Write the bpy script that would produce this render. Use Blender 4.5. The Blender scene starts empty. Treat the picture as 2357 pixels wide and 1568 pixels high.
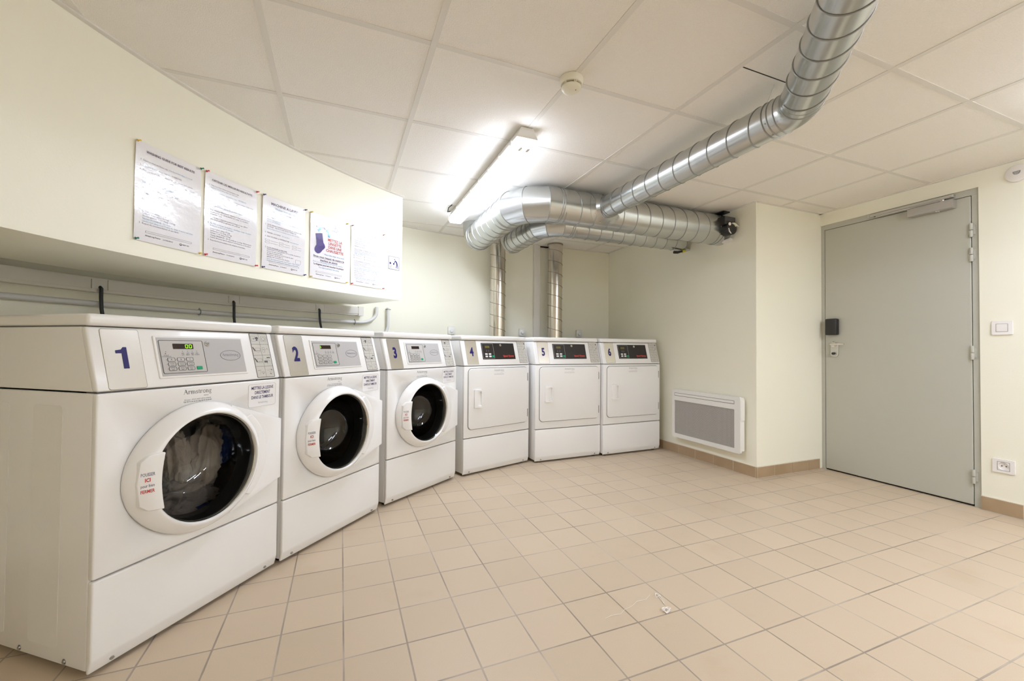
import bpy, bmesh, math, random
from mathutils import Matrix, Vector, noise
random.seed(7)
PI = math.pi
S = bpy.context.scene
COL = S.collection

# ------------------------------------------------------------------ camera, world, exposure
EYE = 1.012
YAW, PITCH, ROLL, FPX = 0.3867, 0.0171, 0.0081, 966.2
fw = Vector((math.sin(YAW)*math.cos(PITCH), math.cos(YAW)*math.cos(PITCH), math.sin(PITCH)))
rt = Vector((math.cos(YAW), -math.sin(YAW), 0)); up = rt.cross(fw)
rt2 = rt*math.cos(ROLL)+up*math.sin(ROLL); up2 = -rt*math.sin(ROLL)+up*math.cos(ROLL)
cam = bpy.data.cameras.new('camera'); cam.sensor_width = 36; cam.sensor_fit = 'HORIZONTAL'
cam.lens = FPX/2357*36; cam.clip_start = 0.03
co = bpy.data.objects.new('camera', cam); COL.objects.link(co)
co.matrix_world = Matrix(((rt2.x, up2.x, -fw.x, 0), (rt2.y, up2.y, -fw.y, 0), (rt2.z, up2.z, -fw.z, EYE), (0, 0, 0, 1)))
S.camera = co
W = bpy.data.worlds.new('world'); S.world = W; W.use_nodes = True
W.node_tree.nodes['Background'].inputs[0].default_value = (1, .97, .92, 1)
W.node_tree.nodes['Background'].inputs[1].default_value = 0.05
S.view_settings.view_transform = 'Standard'; S.view_settings.look = 'None'
S.view_settings.gamma = 1; S.view_settings.use_curve_mapping = False
S.view_settings.exposure = 1.36
LAMP_STRENGTH = (18.5, 18.5, 20.0, 28.0)   # radiance of the four fluorescent diffusers (each tuned to balance the room light)
S.cycles.use_denoising = True
S.cycles.max_bounces = 12; S.cycles.diffuse_bounces = 9; S.cycles.glossy_bounces = 5
S.cycles.transparent_max_bounces = 12; S.cycles.sample_clamp_indirect = 8

# ------------------------------------------------------------------ materials
def _n(nt, t, **kw):
    n = nt.nodes.new(t)
    for k, v in kw.items(): setattr(n, k, v)
    return n
def mat(name, col, rough=.5, metal=0, spec=.5, var=0, vscale=8, bump=0, bscale=60, coat=0, rvar=0):
    m = bpy.data.materials.new(name); m.use_nodes = True; nt = m.node_tree
    b = nt.nodes['Principled BSDF']
    b.inputs['Base Color'].default_value = (*col, 1); b.inputs['Roughness'].default_value = rough
    b.inputs['Metallic'].default_value = metal; b.inputs['Specular IOR Level'].default_value = spec
    b.inputs['Coat Weight'].default_value = coat; b.inputs['Coat Roughness'].default_value = .08
    geo = _n(nt, 'ShaderNodeNewGeometry') if (var or bump or rvar) else None
    if var or rvar:
        no = _n(nt, 'ShaderNodeTexNoise'); no.inputs['Scale'].default_value = vscale; no.inputs['Detail'].default_value = 4
        nt.links.new(geo.outputs['Position'], no.inputs['Vector'])
        if var:
            mx = _n(nt, 'ShaderNodeMix', data_type='RGBA')
            mx.inputs[6].default_value = (*[c*(1-var) for c in col], 1); mx.inputs[7].default_value = (*[min(1, c*(1+var)) for c in col], 1)
            nt.links.new(no.outputs['Fac'], mx.inputs[0]); nt.links.new(mx.outputs[2], b.inputs['Base Color'])
        if rvar:
            mr = _n(nt, 'ShaderNodeMapRange'); mr.inputs[1].default_value = .3; mr.inputs[2].default_value = .7
            mr.inputs[3].default_value = rough-rvar; mr.inputs[4].default_value = rough+rvar
            nt.links.new(no.outputs['Fac'], mr.inputs[0]); nt.links.new(mr.outputs[0], b.inputs['Roughness'])
    if bump:
        nb = _n(nt, 'ShaderNodeTexNoise'); nb.inputs['Scale'].default_value = bscale; nb.inputs['Detail'].default_value = 3
        nt.links.new(geo.outputs['Position'], nb.inputs['Vector'])
        bp = _n(nt, 'ShaderNodeBump'); bp.inputs['Strength'].default_value = bump; bp.inputs['Distance'].default_value = .01
        nt.links.new(nb.outputs['Fac'], bp.inputs['Height']); nt.links.new(bp.outputs[0], b.inputs['Normal'])
        if coat: nt.links.new(bp.outputs[0], b.inputs['Coat Normal'])
    return m
def emis(name, col, s):
    m = bpy.data.materials.new(name); m.use_nodes = True; nt = m.node_tree; nt.nodes.clear()
    e = _n(nt, 'ShaderNodeEmission'); e.inputs[0].default_value = (*col, 1); e.inputs[1].default_value = s
    o = _n(nt, 'ShaderNodeOutputMaterial'); nt.links.new(e.outputs[0], o.inputs[0]); return m

M = {}
M['wall'] = mat('cream_wall_paint', (.86, .84, .715), .55, var=.015, vscale=1.5, bump=.05, bscale=140)
M['tile'] = mat('ceiling_tile', (.84, .81, .755), .9, spec=.2, var=.04, vscale=160, bump=.35, bscale=260)
M['tbar'] = mat('white_ceiling_bar', (.72, .695, .645), .6, spec=.3)
M['gap'] = mat('dark_gap', (.03, .025, .02), .9)
M['enamel'] = mat('white_enamel', (.81, .80, .785), .28, var=.01, vscale=3, bump=.015, bscale=90, coat=.2)
M['enamel_side'] = mat('white_enamel_side', (.81, .80, .785), .24, var=.01, vscale=3, bump=.02, bscale=60, coat=.2)
M['plastic'] = mat('white_door_plastic', (.83, .82, .81), .25, coat=.15)
M['handle'] = mat('bright_white_plastic', (.84, .83, .82), .3)
M['shade'] = mat('seam_shade_grey', (.15, .145, .135), .6)  # dark grey put into seams and narrow gaps in place of their shade
M['rubber'] = mat('black_rubber', (.015, .015, .014), .45)
M['drum'] = mat('dark_drum_steel', (.17, .15, .125), .2, metal=.85)
M['plate'] = mat('brushed_number_plate', (.90, .875, .82), .27, metal=.9)
M['grey'] = mat('silver_grey_panel', (.47, .455, .45), .35)
M['greylight'] = mat('pale_grey_panel', (.50, .48, .455), .4)
M['icon'] = mat('icon_plate_beige', (.54, .52, .47), .42)
M['ink'] = mat('dark_grey_ink', (.07, .065, .07), .5)
M['inklite'] = mat('pale_grey_ink', (.26, .25, .25), .5)
M['navy'] = mat('navy_blue_ink', (.012, .008, .12), .35)
M['navytext'] = mat('navy_text_ink', (.04, .03, .12), .4)
M['red'] = mat('red_ink', (.50, .03, .025), .4)
M['blacktext'] = mat('black_label_ink', (.05, .05, .055), .45)
M['green'] = mat('green_key', (.0, .33, .16), .35)
M['display'] = mat('brown_display', (.035, .02, .015), .2)
M['lit'] = emis('lit_green_digits', (.35, 1.0, .02), .9)
M['dimlit'] = mat('olive_display', (.14, .11, .03), .3)
M['chrome'] = mat('chrome', (.7, .68, .64), .15, metal=1)
M['screw'] = mat('zinc_screw', (.42, .41, .39), .35, metal=.9)
M['blackpanel'] = mat('black_panel', (.022, .018, .018), .3)
M['outline'] = mat('grey_outline', (.30, .29, .27), .4)
M['keywhite'] = mat('white_key', (.80, .80, .78), .35)
M['redlogo'] = mat('red_logo', (.72, .045, .03), .4)
M['sticker'] = mat('white_sticker', (.80, .785, .79), .3)
M['paper'] = mat('laminated_paper', (.80, .785, .81), .2, bump=.075, bscale=38, coat=1)
M['p_ink'] = mat('poster_dark_ink', (.13, .10, .16), .2, bump=.075, bscale=38, coat=1)
M['p_grey'] = mat('poster_grey_ink', (.34, .31, .35), .2, bump=.075, bscale=38, coat=1)
M['p_blue'] = mat('poster_blue_ink', (.20, .38, .55), .2, bump=.075, bscale=38, coat=1)
M['p_red'] = mat('poster_red_ink', (.60, .10, .09), .2, bump=.075, bscale=38, coat=1)
M['p_sock'] = mat('poster_sock_purple', (.085, .06, .22), .25, bump=.075, bscale=38, coat=1, var=.15, vscale=200)
M['p_arrow'] = mat('poster_arrow_blue', (.08, .40, .66), .2, bump=.075, bscale=38, coat=1)
def lamp_mat(st):
    """prismatic cover: its underside glows more strongly than its upright sides"""
    m = emis('fluorescent_diffuser', (.89, .97, 1.13), st); nt = m.node_tree; L = nt.links.new
    e = [n for n in nt.nodes if n.type == 'EMISSION'][0]; geo = _n(nt, 'ShaderNodeNewGeometry'); sp = _n(nt, 'ShaderNodeSeparateXYZ'); L(geo.outputs['Normal'], sp.inputs[0])
    mr = _n(nt, 'ShaderNodeMapRange'); L(sp.outputs[2], mr.inputs[0]); mr.inputs[1].default_value = -1; mr.inputs[2].default_value = 0; mr.inputs[3].default_value = st; mr.inputs[4].default_value = st*.45
    L(mr.outputs[0], e.inputs[1]); return m
for k in range(4): M['lamp%d' % k] = lamp_mat(LAMP_STRENGTH[k])
M['lampbase'] = mat('lamp_housing_grey', (.74, .72, .68), .45)
M['duct'] = mat('galvanised_steel', (.56, .575, .565), .25, metal=.94, var=.03, vscale=9)
M['seam'] = mat('duct_seam', (.36, .36, .35), .4, metal=.85)
M['pipe'] = mat('polished_pipe_steel', (.70, .655, .59), .2, metal=.97)
M['pipeseam'] = mat('pipe_seam', (.30, .26, .21), .45, metal=.7)
M['black'] = mat('black_plastic', (.018, .016, .016), .4)
M['yellow'] = mat('yellow_plastic', (.62, .58, .03), .4)
M['cream'] = mat('cream_plastic', (.78, .75, .62), .4)
M['pvc'] = mat('white_pvc', (.74, .71, .66), .35)
M['conduit'] = mat('grey_white_conduit', (.70, .69, .68), .35)
M['metalclip'] = mat('clip_metal', (.35, .36, .36), .4, metal=.8)
M['cable'] = mat('black_cable', (.012, .014, .013), .45)
M['door'] = mat('grey_green_door_paint', (.49, .485, .42), .42, var=.015, vscale=4, bump=.02, bscale=120)
M['doorgap'] = mat('door_gap_black', (.02, .02, .018), .8)  # extra lamp out of view, added to fill the room with light
M['frame'] = mat('grey_door_frame', (.49, .485, .425), .42)
M['closer'] = mat('silver_door_closer', (.46, .44, .41), .35, metal=.4)
M['alu'] = mat('aluminium', (.62, .61, .59), .3, metal=.9)
M['white'] = mat('white_plastic', (.82, .79, .77), .35)
M['heater'] = mat('heater_white', (.80, .79, .76), .35)
M['cloth_white'] = mat('white_cloth', (.72, .66, .60), .9, spec=.1, var=.12, vscale=9, bump=.4, bscale=60)
M['cloth_grey'] = mat('grey_cloth', (.48, .45, .44), .9, spec=.1, var=.15, vscale=9, bump=.4, bscale=60)
M['cloth_blue'] = mat('blue_cloth', (.02, .07, .34), .9, spec=.1, var=.15, vscale=9, bump=.3, bscale=60)
M['thread'] = mat('white_thread', (.82, .78, .74), .8)
M['hole'] = mat('socket_hole', (.06, .05, .05), .6)
M['clear'] = mat('milky_plastic', (.80, .80, .78), .12, coat=.6)

def glass_mat():
    m = bpy.data.materials.new('door_glass'); m.use_nodes = True; nt = m.node_tree; nt.nodes.clear(); L = nt.links.new
    tr = _n(nt, 'ShaderNodeBsdfTransparent'); tr.inputs[0].default_value = (.50, .48, .45, 1)
    gl = _n(nt, 'ShaderNodeBsdfGlossy'); gl.inputs['Roughness'].default_value = .04; gl.inputs[0].default_value = (1, 1, 1, 1)
    geo = _n(nt, 'ShaderNodeNewGeometry'); dot = _n(nt, 'ShaderNodeVectorMath', operation='DOT_PRODUCT')
    L(geo.outputs['Normal'], dot.inputs[0]); L(geo.outputs['Incoming'], dot.inputs[1])
    ab = _n(nt, 'ShaderNodeMath', operation='ABSOLUTE'); L(dot.outputs['Value'], ab.inputs[0])
    iv = _n(nt, 'ShaderNodeMath', operation='SUBTRACT'); iv.inputs[0].default_value = 1; L(ab.outputs[0], iv.inputs[1])
    pw = _n(nt, 'ShaderNodeMath', operation='POWER'); L(iv.outputs[0], pw.inputs[0]); pw.inputs[1].default_value = 5
    sc = _n(nt, 'ShaderNodeMath', operation='MULTIPLY_ADD'); L(pw.outputs[0], sc.inputs[0]); sc.inputs[1].default_value = .7; sc.inputs[2].default_value = .06
    mx = _n(nt, 'ShaderNodeMixShader'); o = _n(nt, 'ShaderNodeOutputMaterial')
    L(sc.outputs[0], mx.inputs[0]); L(tr.outputs[0], mx.inputs[1]); L(gl.outputs[0], mx.inputs[2]); L(mx.outputs[0], o.inputs[0]); return m
M['glass'] = glass_mat()

TILE = 0.20202
def floor_mat(name='floor_tiles', sx=.0218, sy=.0624, tile=TILE):
    m = bpy.data.materials.new(name); m.use_nodes = True; nt = m.node_tree; L = nt.links.new
    b = nt.nodes['Principled BSDF']
    geo = _n(nt, 'ShaderNodeNewGeometry'); sep = _n(nt, 'ShaderNodeSeparateXYZ'); L(geo.outputs['Position'], sep.inputs[0])
    def math_(op, a, bb=None, c=None):
        n = _n(nt, 'ShaderNodeMath', operation=op)
        for i, v in enumerate((a, bb, c)):
            if v is None: continue
            if isinstance(v, (int, float)): n.inputs[i].default_value = v
            else: L(v, n.inputs[i])
        return n.outputs[0]
    u = math_('DIVIDE', math_('SUBTRACT', sep.outputs[0], sx), tile); v = math_('DIVIDE', math_('SUBTRACT', sep.outputs[1], sy), tile)
    def edge(c):
        f = math_('FRACT', c); return math_('MINIMUM', f, math_('SUBTRACT', 1.0, f))
    d = math_('MINIMUM', edge(u), edge(v))
    # wobble so that the joint looks hand-pointed
    nw = _n(nt, 'ShaderNodeTexNoise'); nw.inputs['Scale'].default_value = 30; L(geo.outputs['Position'], nw.inputs['Vector'])
    d2 = math_('ADD', d, math_('MULTIPLY', math_('SUBTRACT', nw.outputs['Fac'], .5), .006))
    g = _n(nt, 'ShaderNodeMapRange', interpolation_type='SMOOTHSTEP'); L(d2, g.inputs[0])
    g.inputs[1].default_value = .010; g.inputs[2].default_value = .017; g.inputs[3].default_value = 1; g.inputs[4].default_value = 0
    fu = math_('FLOOR', u); fv = math_('FLOOR', v)
    cx = _n(nt, 'ShaderNodeCombineXYZ'); L(fu, cx.inputs[0]); L(fv, cx.inputs[1])
    wn = _n(nt, 'ShaderNodeTexWhiteNoise', noise_dimensions='2D'); L(cx.outputs[0], wn.inputs['Vector'])
    # base tile colour with per-tile tint and fine speckle
    mixt = _n(nt, 'ShaderNodeMix', data_type='RGBA'); L(wn.outputs['Value'], mixt.inputs[0])
    mixt.inputs[6].default_value = (.54, .432, .312, 1); mixt.inputs[7].default_value = (.58, .466, .34, 1)
    sp = _n(nt, 'ShaderNodeTexNoise'); sp.inputs['Scale'].default_value = 420; sp.inputs['Detail'].default_value = 2; L(geo.outputs['Position'], sp.inputs['Vector'])
    spm = _n(nt, 'ShaderNodeMapRange'); L(sp.outputs['Fac'], spm.inputs[0]); spm.inputs[3].default_value = .90; spm.inputs[4].default_value = 1.10
    mul = _n(nt, 'ShaderNodeMix', data_type='RGBA', blend_type='MULTIPLY'); mul.inputs[0].default_value = 1
    L(mixt.outputs[2], mul.inputs[6]); L(spm.outputs[0], mul.inputs[7])
    # soft scuff stains
    st = _n(nt, 'ShaderNodeTexNoise'); st.inputs['Scale'].default_value = 3.2; st.inputs['Detail'].default_value = 6; st.inputs['Roughness'].default_value = .62
    L(geo.outputs['Position'], st.inputs['Vector'])
    stm = _n(nt, 'ShaderNodeMapRange'); L(st.outputs['Fac'], stm.inputs[0]); stm.inputs[1].default_value = .58; stm.inputs[2].default_value = .78; stm.inputs[3].default_value = 0; stm.inputs[4].default_value = .5
    mst = _n(nt, 'ShaderNodeMix', data_type='RGBA'); L(stm.outputs[0], mst.inputs[0]); L(mul.outputs[2], mst.inputs[6]); mst.inputs[7].default_value = (.48, .36, .23, 1)
    # joint colour: grey brown, in places pale
    gn = _n(nt, 'ShaderNodeTexNoise'); gn.inputs['Scale'].default_value = 2.6; gn.inputs['Detail'].default_value = 5; L(geo.outputs['Position'], gn.inputs['Vector'])
    gr = _n(nt, 'ShaderNodeValToRGB'); L(gn.outputs['Fac'], gr.inputs[0])
    e = gr.color_ramp.elements; e[0].position = .36; e[0].color = (.27, .215, .165, 1); e[1].position = .72; e[1].color = (.56, .47, .38, 1)
    x = e.new(.52); x.color = (.36, .30, .24, 1)
    fin = _n(nt, 'ShaderNodeMix', data_type='RGBA'); L(g.outputs[0], fin.inputs[0]); L(mst.outputs[2], fin.inputs[6]); L(gr.outputs[0], fin.inputs[7])
    L(fin.outputs[2], b.inputs['Base Color']); b.inputs['Roughness'].default_value = .46; b.inputs['Specular IOR Level'].default_value = .4
    bp = _n(nt, 'ShaderNodeBump'); bp.inputs['Strength'].default_value = .35; bp.inputs['Distance'].default_value = .002; bp.invert = True
    L(g.outputs[0], bp.inputs['Height']); L(bp.outputs[0], b.inputs['Normal'])
    return m
M['floor'] = floor_mat()
def skirt_mat():
    m = bpy.data.materials.new('skirting_tile'); m.use_nodes = True; nt = m.node_tree; L = nt.links.new; b = nt.nodes['Principled BSDF']
    geo = _n(nt, 'ShaderNodeNewGeometry')
    n = _n(nt, 'ShaderNodeTexNoise'); n.inputs['Scale'].default_value = 5; n.inputs['Detail'].default_value = 5; L(geo.outputs['Position'], n.inputs['Vector'])
    r = _n(nt, 'ShaderNodeValToRGB'); L(n.outputs['Fac'], r.inputs[0]); e = r.color_ramp.elements
    e[0].position = .3; e[0].color = (.36, .255, .15, 1); e[1].position = .7; e[1].color = (.44, .32, .20, 1)
    L(r.outputs[0], b.inputs['Base Color']); b.inputs['Roughness'].default_value = .4; return m
M['skirt'] = skirt_mat()
M['grout'] = mat('pale_grout', (.70, .64, .54), .8)

# ------------------------------------------------------------------ mesh helpers
I4 = Matrix.Identity(4)
class MB:
    def __init__(s): s.bm = bmesh.new()
    def _merge(s, t, mtx=None):
        if mtx is not None: t.transform(mtx)
        me = bpy.data.meshes.new('tmp'); t.to_mesh(me); t.free(); s.bm.from_mesh(me); bpy.data.meshes.remove(me); return s
    def box(s, x0, x1, y0, y1, z0, z1, bev=0, seg=2, m=None, keep=None):
        t = bmesh.new(); bmesh.ops.create_cube(t, size=1)
        for v in t.verts: v.co = Vector(((x0+x1)/2+v.co.x*(x1-x0), (y0+y1)/2+v.co.y*(y1-y0), (z0+z1)/2+v.co.z*(z1-z0)))
        if bev:
            ed = [e for e in t.edges if keep is None or keep(e)]
            bmesh.ops.bevel(t, geom=ed, offset=bev, segments=seg, profile=.5, affect='EDGES')
        return s._merge(t, m)
    def prism(s, pts, w0, w1, m=None, bev=0, seg=2, top_only=False):
        """outline pts (u,v) extruded from w0 to w1 along local z"""
        t = bmesh.new(); n = len(pts)
        a = [t.verts.new((p[0], p[1], w0)) for p in pts]; b = [t.verts.new((p[0], p[1], w1)) for p in pts]
        t.faces.new(a[::-1]); tf = t.faces.new(b)
        for i in range(n): t.faces.new((a[i], a[(i+1) % n], b[(i+1) % n], b[i]))
        bmesh.ops.recalc_face_normals(t, faces=t.faces)
        if bev:
            ed = list(tf.edges) if top_only else list(t.edges)
            bmesh.ops.bevel(t, geom=ed, offset=bev, segments=seg, profile=.5, affect='EDGES')
        return s._merge(t, m)
    def flat(s, pts, w=0, m=None):
        t = bmesh.new(); f = t.faces.new([t.verts.new((p[0], p[1], w)) for p in pts]); f.normal_update()
        if f.normal.z < 0: f.normal_flip()
        bmesh.ops.triangulate(t, faces=t.faces)
        return s._merge(t, m)
    def band(s, outer, inner, w0, w1, m=None):
        """ring between two outlines with equal point counts, with thickness"""
        t = bmesh.new(); n = len(outer)
        def loop(p, w): return [t.verts.new((q[0], q[1], w)) for q in p]
        o0, o1, i0, i1 = loop(outer, w0), loop(outer, w1), loop(inner, w0), loop(inner, w1)
        for k in range(n):
            j = (k+1) % n
            t.faces.new((o1[k], o1[j], i1[j], i1[k])); t.faces.new((o0[j], o0[k], i0[k], i0[j]))
            t.faces.new((o0[k], o0[j], o1[j], o1[k])); t.faces.new((i0[j], i0[k], i1[k], i1[j]))
        bmesh.ops.recalc_face_normals(t, faces=t.faces)
        return s._merge(t, m)
    def lathe(s, prof, n=48, m=None, closed=False):
        """profile (r, h) revolved about local z"""
        t = bmesh.new(); rings = []
        for r, h in prof:
            if r < 1e-6: rings.append([t.verts.new((0, 0, h))])
            else: rings.append([t.verts.new((r*math.cos(2*PI*k/n), r*math.sin(2*PI*k/n), h)) for k in range(n)])
        pr = list(zip(rings, rings[1:]))
        if closed: pr.append((rings[-1], rings[0]))
        for a, b in pr:
            for k in range(n):
                j = (k+1) % n
                q = [a[k % len(a)], a[j % len(a)], b[j % len(b)], b[k % len(b)]]
                q2 = []
                for v in q:
                    if v not in q2: q2.append(v)
                if len(q2) > 2: t.faces.new(q2)
        bmesh.ops.recalc_face_normals(t, faces=t.faces)
        return s._merge(t, m)
    def tube(s, pts, r, n=12, cap=True, closed=False):
        """mitred sweep of a circle along a polyline"""
        pts = [Vector(p) for p in pts]; t = bmesh.new(); N = len(pts)
        rr = r if isinstance(r, (list, tuple)) else [r]*N
        dirs = []
        for i in range(N):
            if closed: a, b = pts[i-1], pts[(i+1) % N]; d0 = (pts[i]-a).normalized(); d1 = (b-pts[i]).normalized()
            else:
                d0 = (pts[i]-pts[i-1]).normalized() if i else (pts[1]-pts[0]).normalized()
                d1 = (pts[i+1]-pts[i]).normalized() if i < N-1 else d0
            dirs.append((d0, d1))
        ref = Vector((0, 0, 1)) if abs(dirs[0][0].z) < .9 else Vector((1, 0, 0))
        x = (ref - dirs[0][0]*ref.dot(dirs[0][0])).normalized(); rings = []
        for i in range(N):
            d0, d1 = dirs[i]
            x = (x - d0*x.dot(d0)).normalized(); y = d0.cross(x)
            nb = (d0+d1).normalized(); ring = []
            for k in range(n):
                a = 2*PI*k/n; off = (x*math.cos(a)+y*math.sin(a))*rr[i]
                off = off - d0*(off.dot(nb)/max(.2, d0.dot(nb)))
                ring.append(t.verts.new(pts[i]+off))
            rings.append(ring)
            x = (x - d1*x.dot(d1)).normalized()
        seq = list(zip(rings, rings[1:])) + ([(rings[-1], rings[0])] if closed else [])
        for a, b in seq:
            for k in range(n): t.faces.new((a[k], a[(k+1) % n], b[(k+1) % n], b[k]))
        if cap and not closed: t.faces.new(rings[0][::-1]); t.faces.new(rings[-1])
        bmesh.ops.recalc_face_normals(t, faces=t.faces)
        return s._merge(t)
    def ring_at(s, c, d, r, wr, n=40, tilt=0, ax=None):
        """thin rounded hoop of wire radius wr around a duct"""
        d = Vector(d).normalized(); ref = Vector((0, 0, 1)) if abs(d.z) < .9 else Vector((1, 0, 0))
        x = (ref-d*ref.dot(d)).normalized(); y = d.cross(x); c = Vector(c)
        return s.tube([c+(x*math.cos(2*PI*k/n)+y*math.sin(2*PI*k/n))*r for k in range(n)], wr, 6, closed=True)
    def helix(s, a, b, r, pitch, wr, n=36, phase=0, hand=1):
        a, b = Vector(a), Vector(b); d = (b-a); L = d.length; d.normalize()
        ref = Vector((0, 0, 1)) if abs(d.z) < .9 else Vector((1, 0, 0))
        x = (ref-d*ref.dot(d)).normalized(); y = d.cross(x); k = int(L/pitch*n); pts = []
        for i in range(k+1):
            an = hand*2*PI*i/n+phase; pts.append(a+d*(pitch*i/n)+(x*math.cos(an)+y*math.sin(an))*(r+.0010))
        return s.tube(pts, wr, 5)
    def text(s, body, size, u, v, m, align='LEFT', xs=1.0, bold=0, w=.0006, res=2, fit=None):
        c = bpy.data.curves.new('t', 'FONT'); c.body = body; c.size = size; c.align_x = align; c.align_y = 'CENTER'
        c.resolution_u = res; c.offset = bold
        o = bpy.data.objects.new('t', c); me = bpy.data.meshes.new_from_object(o)
        if fit and len(me.vertices):
            X = [q.co.x for q in me.vertices]; xs = fit/max(1e-6, max(X)-min(X))
        t = bmesh.new(); t.from_mesh(me); t.transform(Matrix.Translation((u, v, w)) @ Matrix.Diagonal((xs, 1, 1, 1)))
        bpy.data.objects.remove(o); bpy.data.curves.remove(c); bpy.data.meshes.remove(me)
        return s._merge(t, m)
    def disc(s, u, v, r, w, m, n=16, ry=None):
        return s.flat([(u+r*math.cos(2*PI*k/n), v+(ry or r)*math.sin(2*PI*k/n)) for k in range(n)], w, m)
    def line(s, p, q, wd, w, m):
        p, q = Vector(p), Vector(q); d = (q-p).normalized(); nrm = Vector((-d.y, d.x))*wd/2
        return s.flat([p-nrm, q-nrm, q+nrm, p+nrm], w, m)
    def warp(s, f):
        for v in s.bm.verts: v.co = Vector(f(v.co))
        return s
    def build(s, name, m, parent=None, smooth=35, loc=None, **props):
        bm = s.bm
        ang = math.radians(smooth)
        for f in bm.faces: f.smooth = True
        for e in bm.edges:
            if len(e.link_faces) == 2:
                if e.calc_face_angle(0) > ang: e.smooth = False
            else: e.smooth = False
        me = bpy.data.meshes.new(name); bm.to_mesh(me); bm.free()
        me.materials.append(M[m] if isinstance(m, str) else m)
        o = bpy.data.objects.new(name, me); COL.objects.link(o)
        if parent is not None: o.parent = parent
        if loc: o.location = loc
        for k, v in props.items(): o[k] = v
        return o
def rrect(u0, u1, v0, v1, r, n=5):
    P = []
    for cx, cy, a in ((u1-r, v1-r, 0), (u0+r, v1-r, 90), (u0+r, v0+r, 180), (u1-r, v0+r, 270)):
        for k in range(n+1):
            t = math.radians(a+90*k/n); P.append((cx+r*math.cos(t), cy+r*math.sin(t)))
    return P
def tag(o, label, cat, group=None, kind=None):
    o['label'] = label; o['category'] = cat
    if group: o['group'] = group
    if kind: o['kind'] = kind
    return o
def thing(name, label, cat, loc=(0, 0, 0), rz=0, group=None, kind=None):
    o = bpy.data.objects.new(name, None); COL.objects.link(o); o.empty_display_size = .1
    o.location = loc; o.rotation_euler = (0, 0, rz); return tag(o, label, cat, group, kind)
def copy_tree(o, parent=None):
    c = o.copy(); COL.objects.link(c)
    if parent is not None: c.parent = parent
    for ch in list(o.children): copy_tree(ch, c)
    return c
def frame(org, X, Y):
    X, Y = Vector(X).normalized(), Vector(Y).normalized(); Z = X.cross(Y)
    return Matrix(((X.x, Y.x, Z.x, org[0]), (X.y, Y.y, Z.y, org[1]), (X.z, Y.z, Z.z, org[2]), (0, 0, 0, 1)))

# ------------------------------------------------------------------ the room
HC = 2.1875                        # ceiling plane
WC = (1.614, .78, 3.555)           # curved wall: centre and radius
SC = (2.385, .166, 3.74)           # curved bulkhead face
YB = WC[1]+WC[2]                   # flat part of the back wall
XR, XD, YP = 3.045, 3.825, 2.345   # heater wall, door wall, pier return
YF = -4.2                          # wall behind the camera
def arc(c, R, a0, a1, n): return [(c[0]+R*math.cos(math.radians(a0+(a1-a0)*k/n)), c[1]+R*math.sin(math.radians(a0+(a1-a0)*k/n))) for k in range(n+1)]
def vslab(front, back, z0, z1):
    """solid between two plan polylines"""
    b = MB(); t = bmesh.new(); n = len(front)
    def col(p): return t.verts.new((*p, z0)), t.verts.new((*p, z1))
    f = [col(p) for p in front]; g = [col(p) for p in back]
    for i in range(n-1):
        t.faces.new((f[i][0], f[i+1][0], f[i+1][1], f[i][1])); t.faces.new((g[i+1][0], g[i][0], g[i][1], g[i+1][1]))
        t.faces.new((f[i][1], f[i+1][1], g[i+1][1], g[i][1])); t.faces.new((f[i+1][0], f[i][0], g[i][0], g[i+1][0]))
    for i in (0, n-1): t.faces.new((f[i][0], f[i][1], g[i][1], g[i][0]))
    bmesh.ops.recalc_face_normals(t, faces=t.faces); b._merge(t); return b
def structure(o, label, cat): return tag(o, label, cat, kind='structure')

b = MB(); b.box(-2.2, 4.2, YF-.1, 4.6, -.08, 0)
structure(b.build('floor', 'floor'), 'beige square tiled floor with grey joints', 'floor')
# ceiling panels with the exposed bars and the wall angle as parts
b = MB(); b.box(-2.2, 4.2, YF-.1, 4.6, HC+.0015, HC+.05)
ceil = structure(b.build('ceiling', 'tile'), 'suspended ceiling of textured off-white panels', 'ceiling')
X0, Y0 = -.8819, 1.6081
def inside_bulk(x, y):
    """distance kept clear of the bulkhead front face"""
    if y < SC[1]: return x > SC[0]-SC[2]
    return math.hypot(x-SC[0], y-SC[1]) < SC[2]
b = MB()
for i in range(-1, 8):
    x = X0+.6*i
    b.box(x-.012, x+.012, YF, YB, HC-.001, HC+.008)
for j in range(-9, 5):
    y = Y0+.6*j
    for i in range(-2, 8):
        b.box(X0+.6*i+.0125, X0+.6*(i+1)-.0125, y-.012, y+.012, HC-.0008, HC+.008)
b.build('ceiling_grid', 'tbar', ceil)
b = MB(); random.seed(3)
b.box(1.535, 1.80, 1.239, 1.244, HC+.001, HC+.006)
b.build('tile_gap', 'gap', ceil)
b = MB()
def angle_trim(front, back): 
    return vslab(front, back, HC-.006, HC+.01)
ft = [(SC[0]-SC[2], YF)]+arc(SC, SC[2], 180, 121.48, 40); bt = [(SC[0]-SC[2]+.022, YF)]+arc(SC, SC[2]-.022, 180, 121.48, 40)
tr = angle_trim(ft, bt).bm
me = bpy.data.meshes.new('x'); tr.to_mesh(me); b.bm.from_mesh(me); tr.free()
b.box(XD-.022, XD, YF, YP, HC-.004, HC+.01); b.box(XR-.022, XR, YP, YB, HC-.004, HC+.01)
b.box(XR, XD, YP-.022, YP, HC-.004, HC+.01); b.box(1.614, XR, YB-.022, YB, HC-.004, HC+.01)
t2 = angle_trim(arc(WC, WC[2], 122, 90, 20), arc(WC, WC[2]-.022, 122, 90, 20)).bm
t2.to_mesh(me); b.bm.from_mesh(me); t2.free(); bpy.data.meshes.remove(me)
b.build('edge_trim', 'tbar', ceil)

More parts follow.
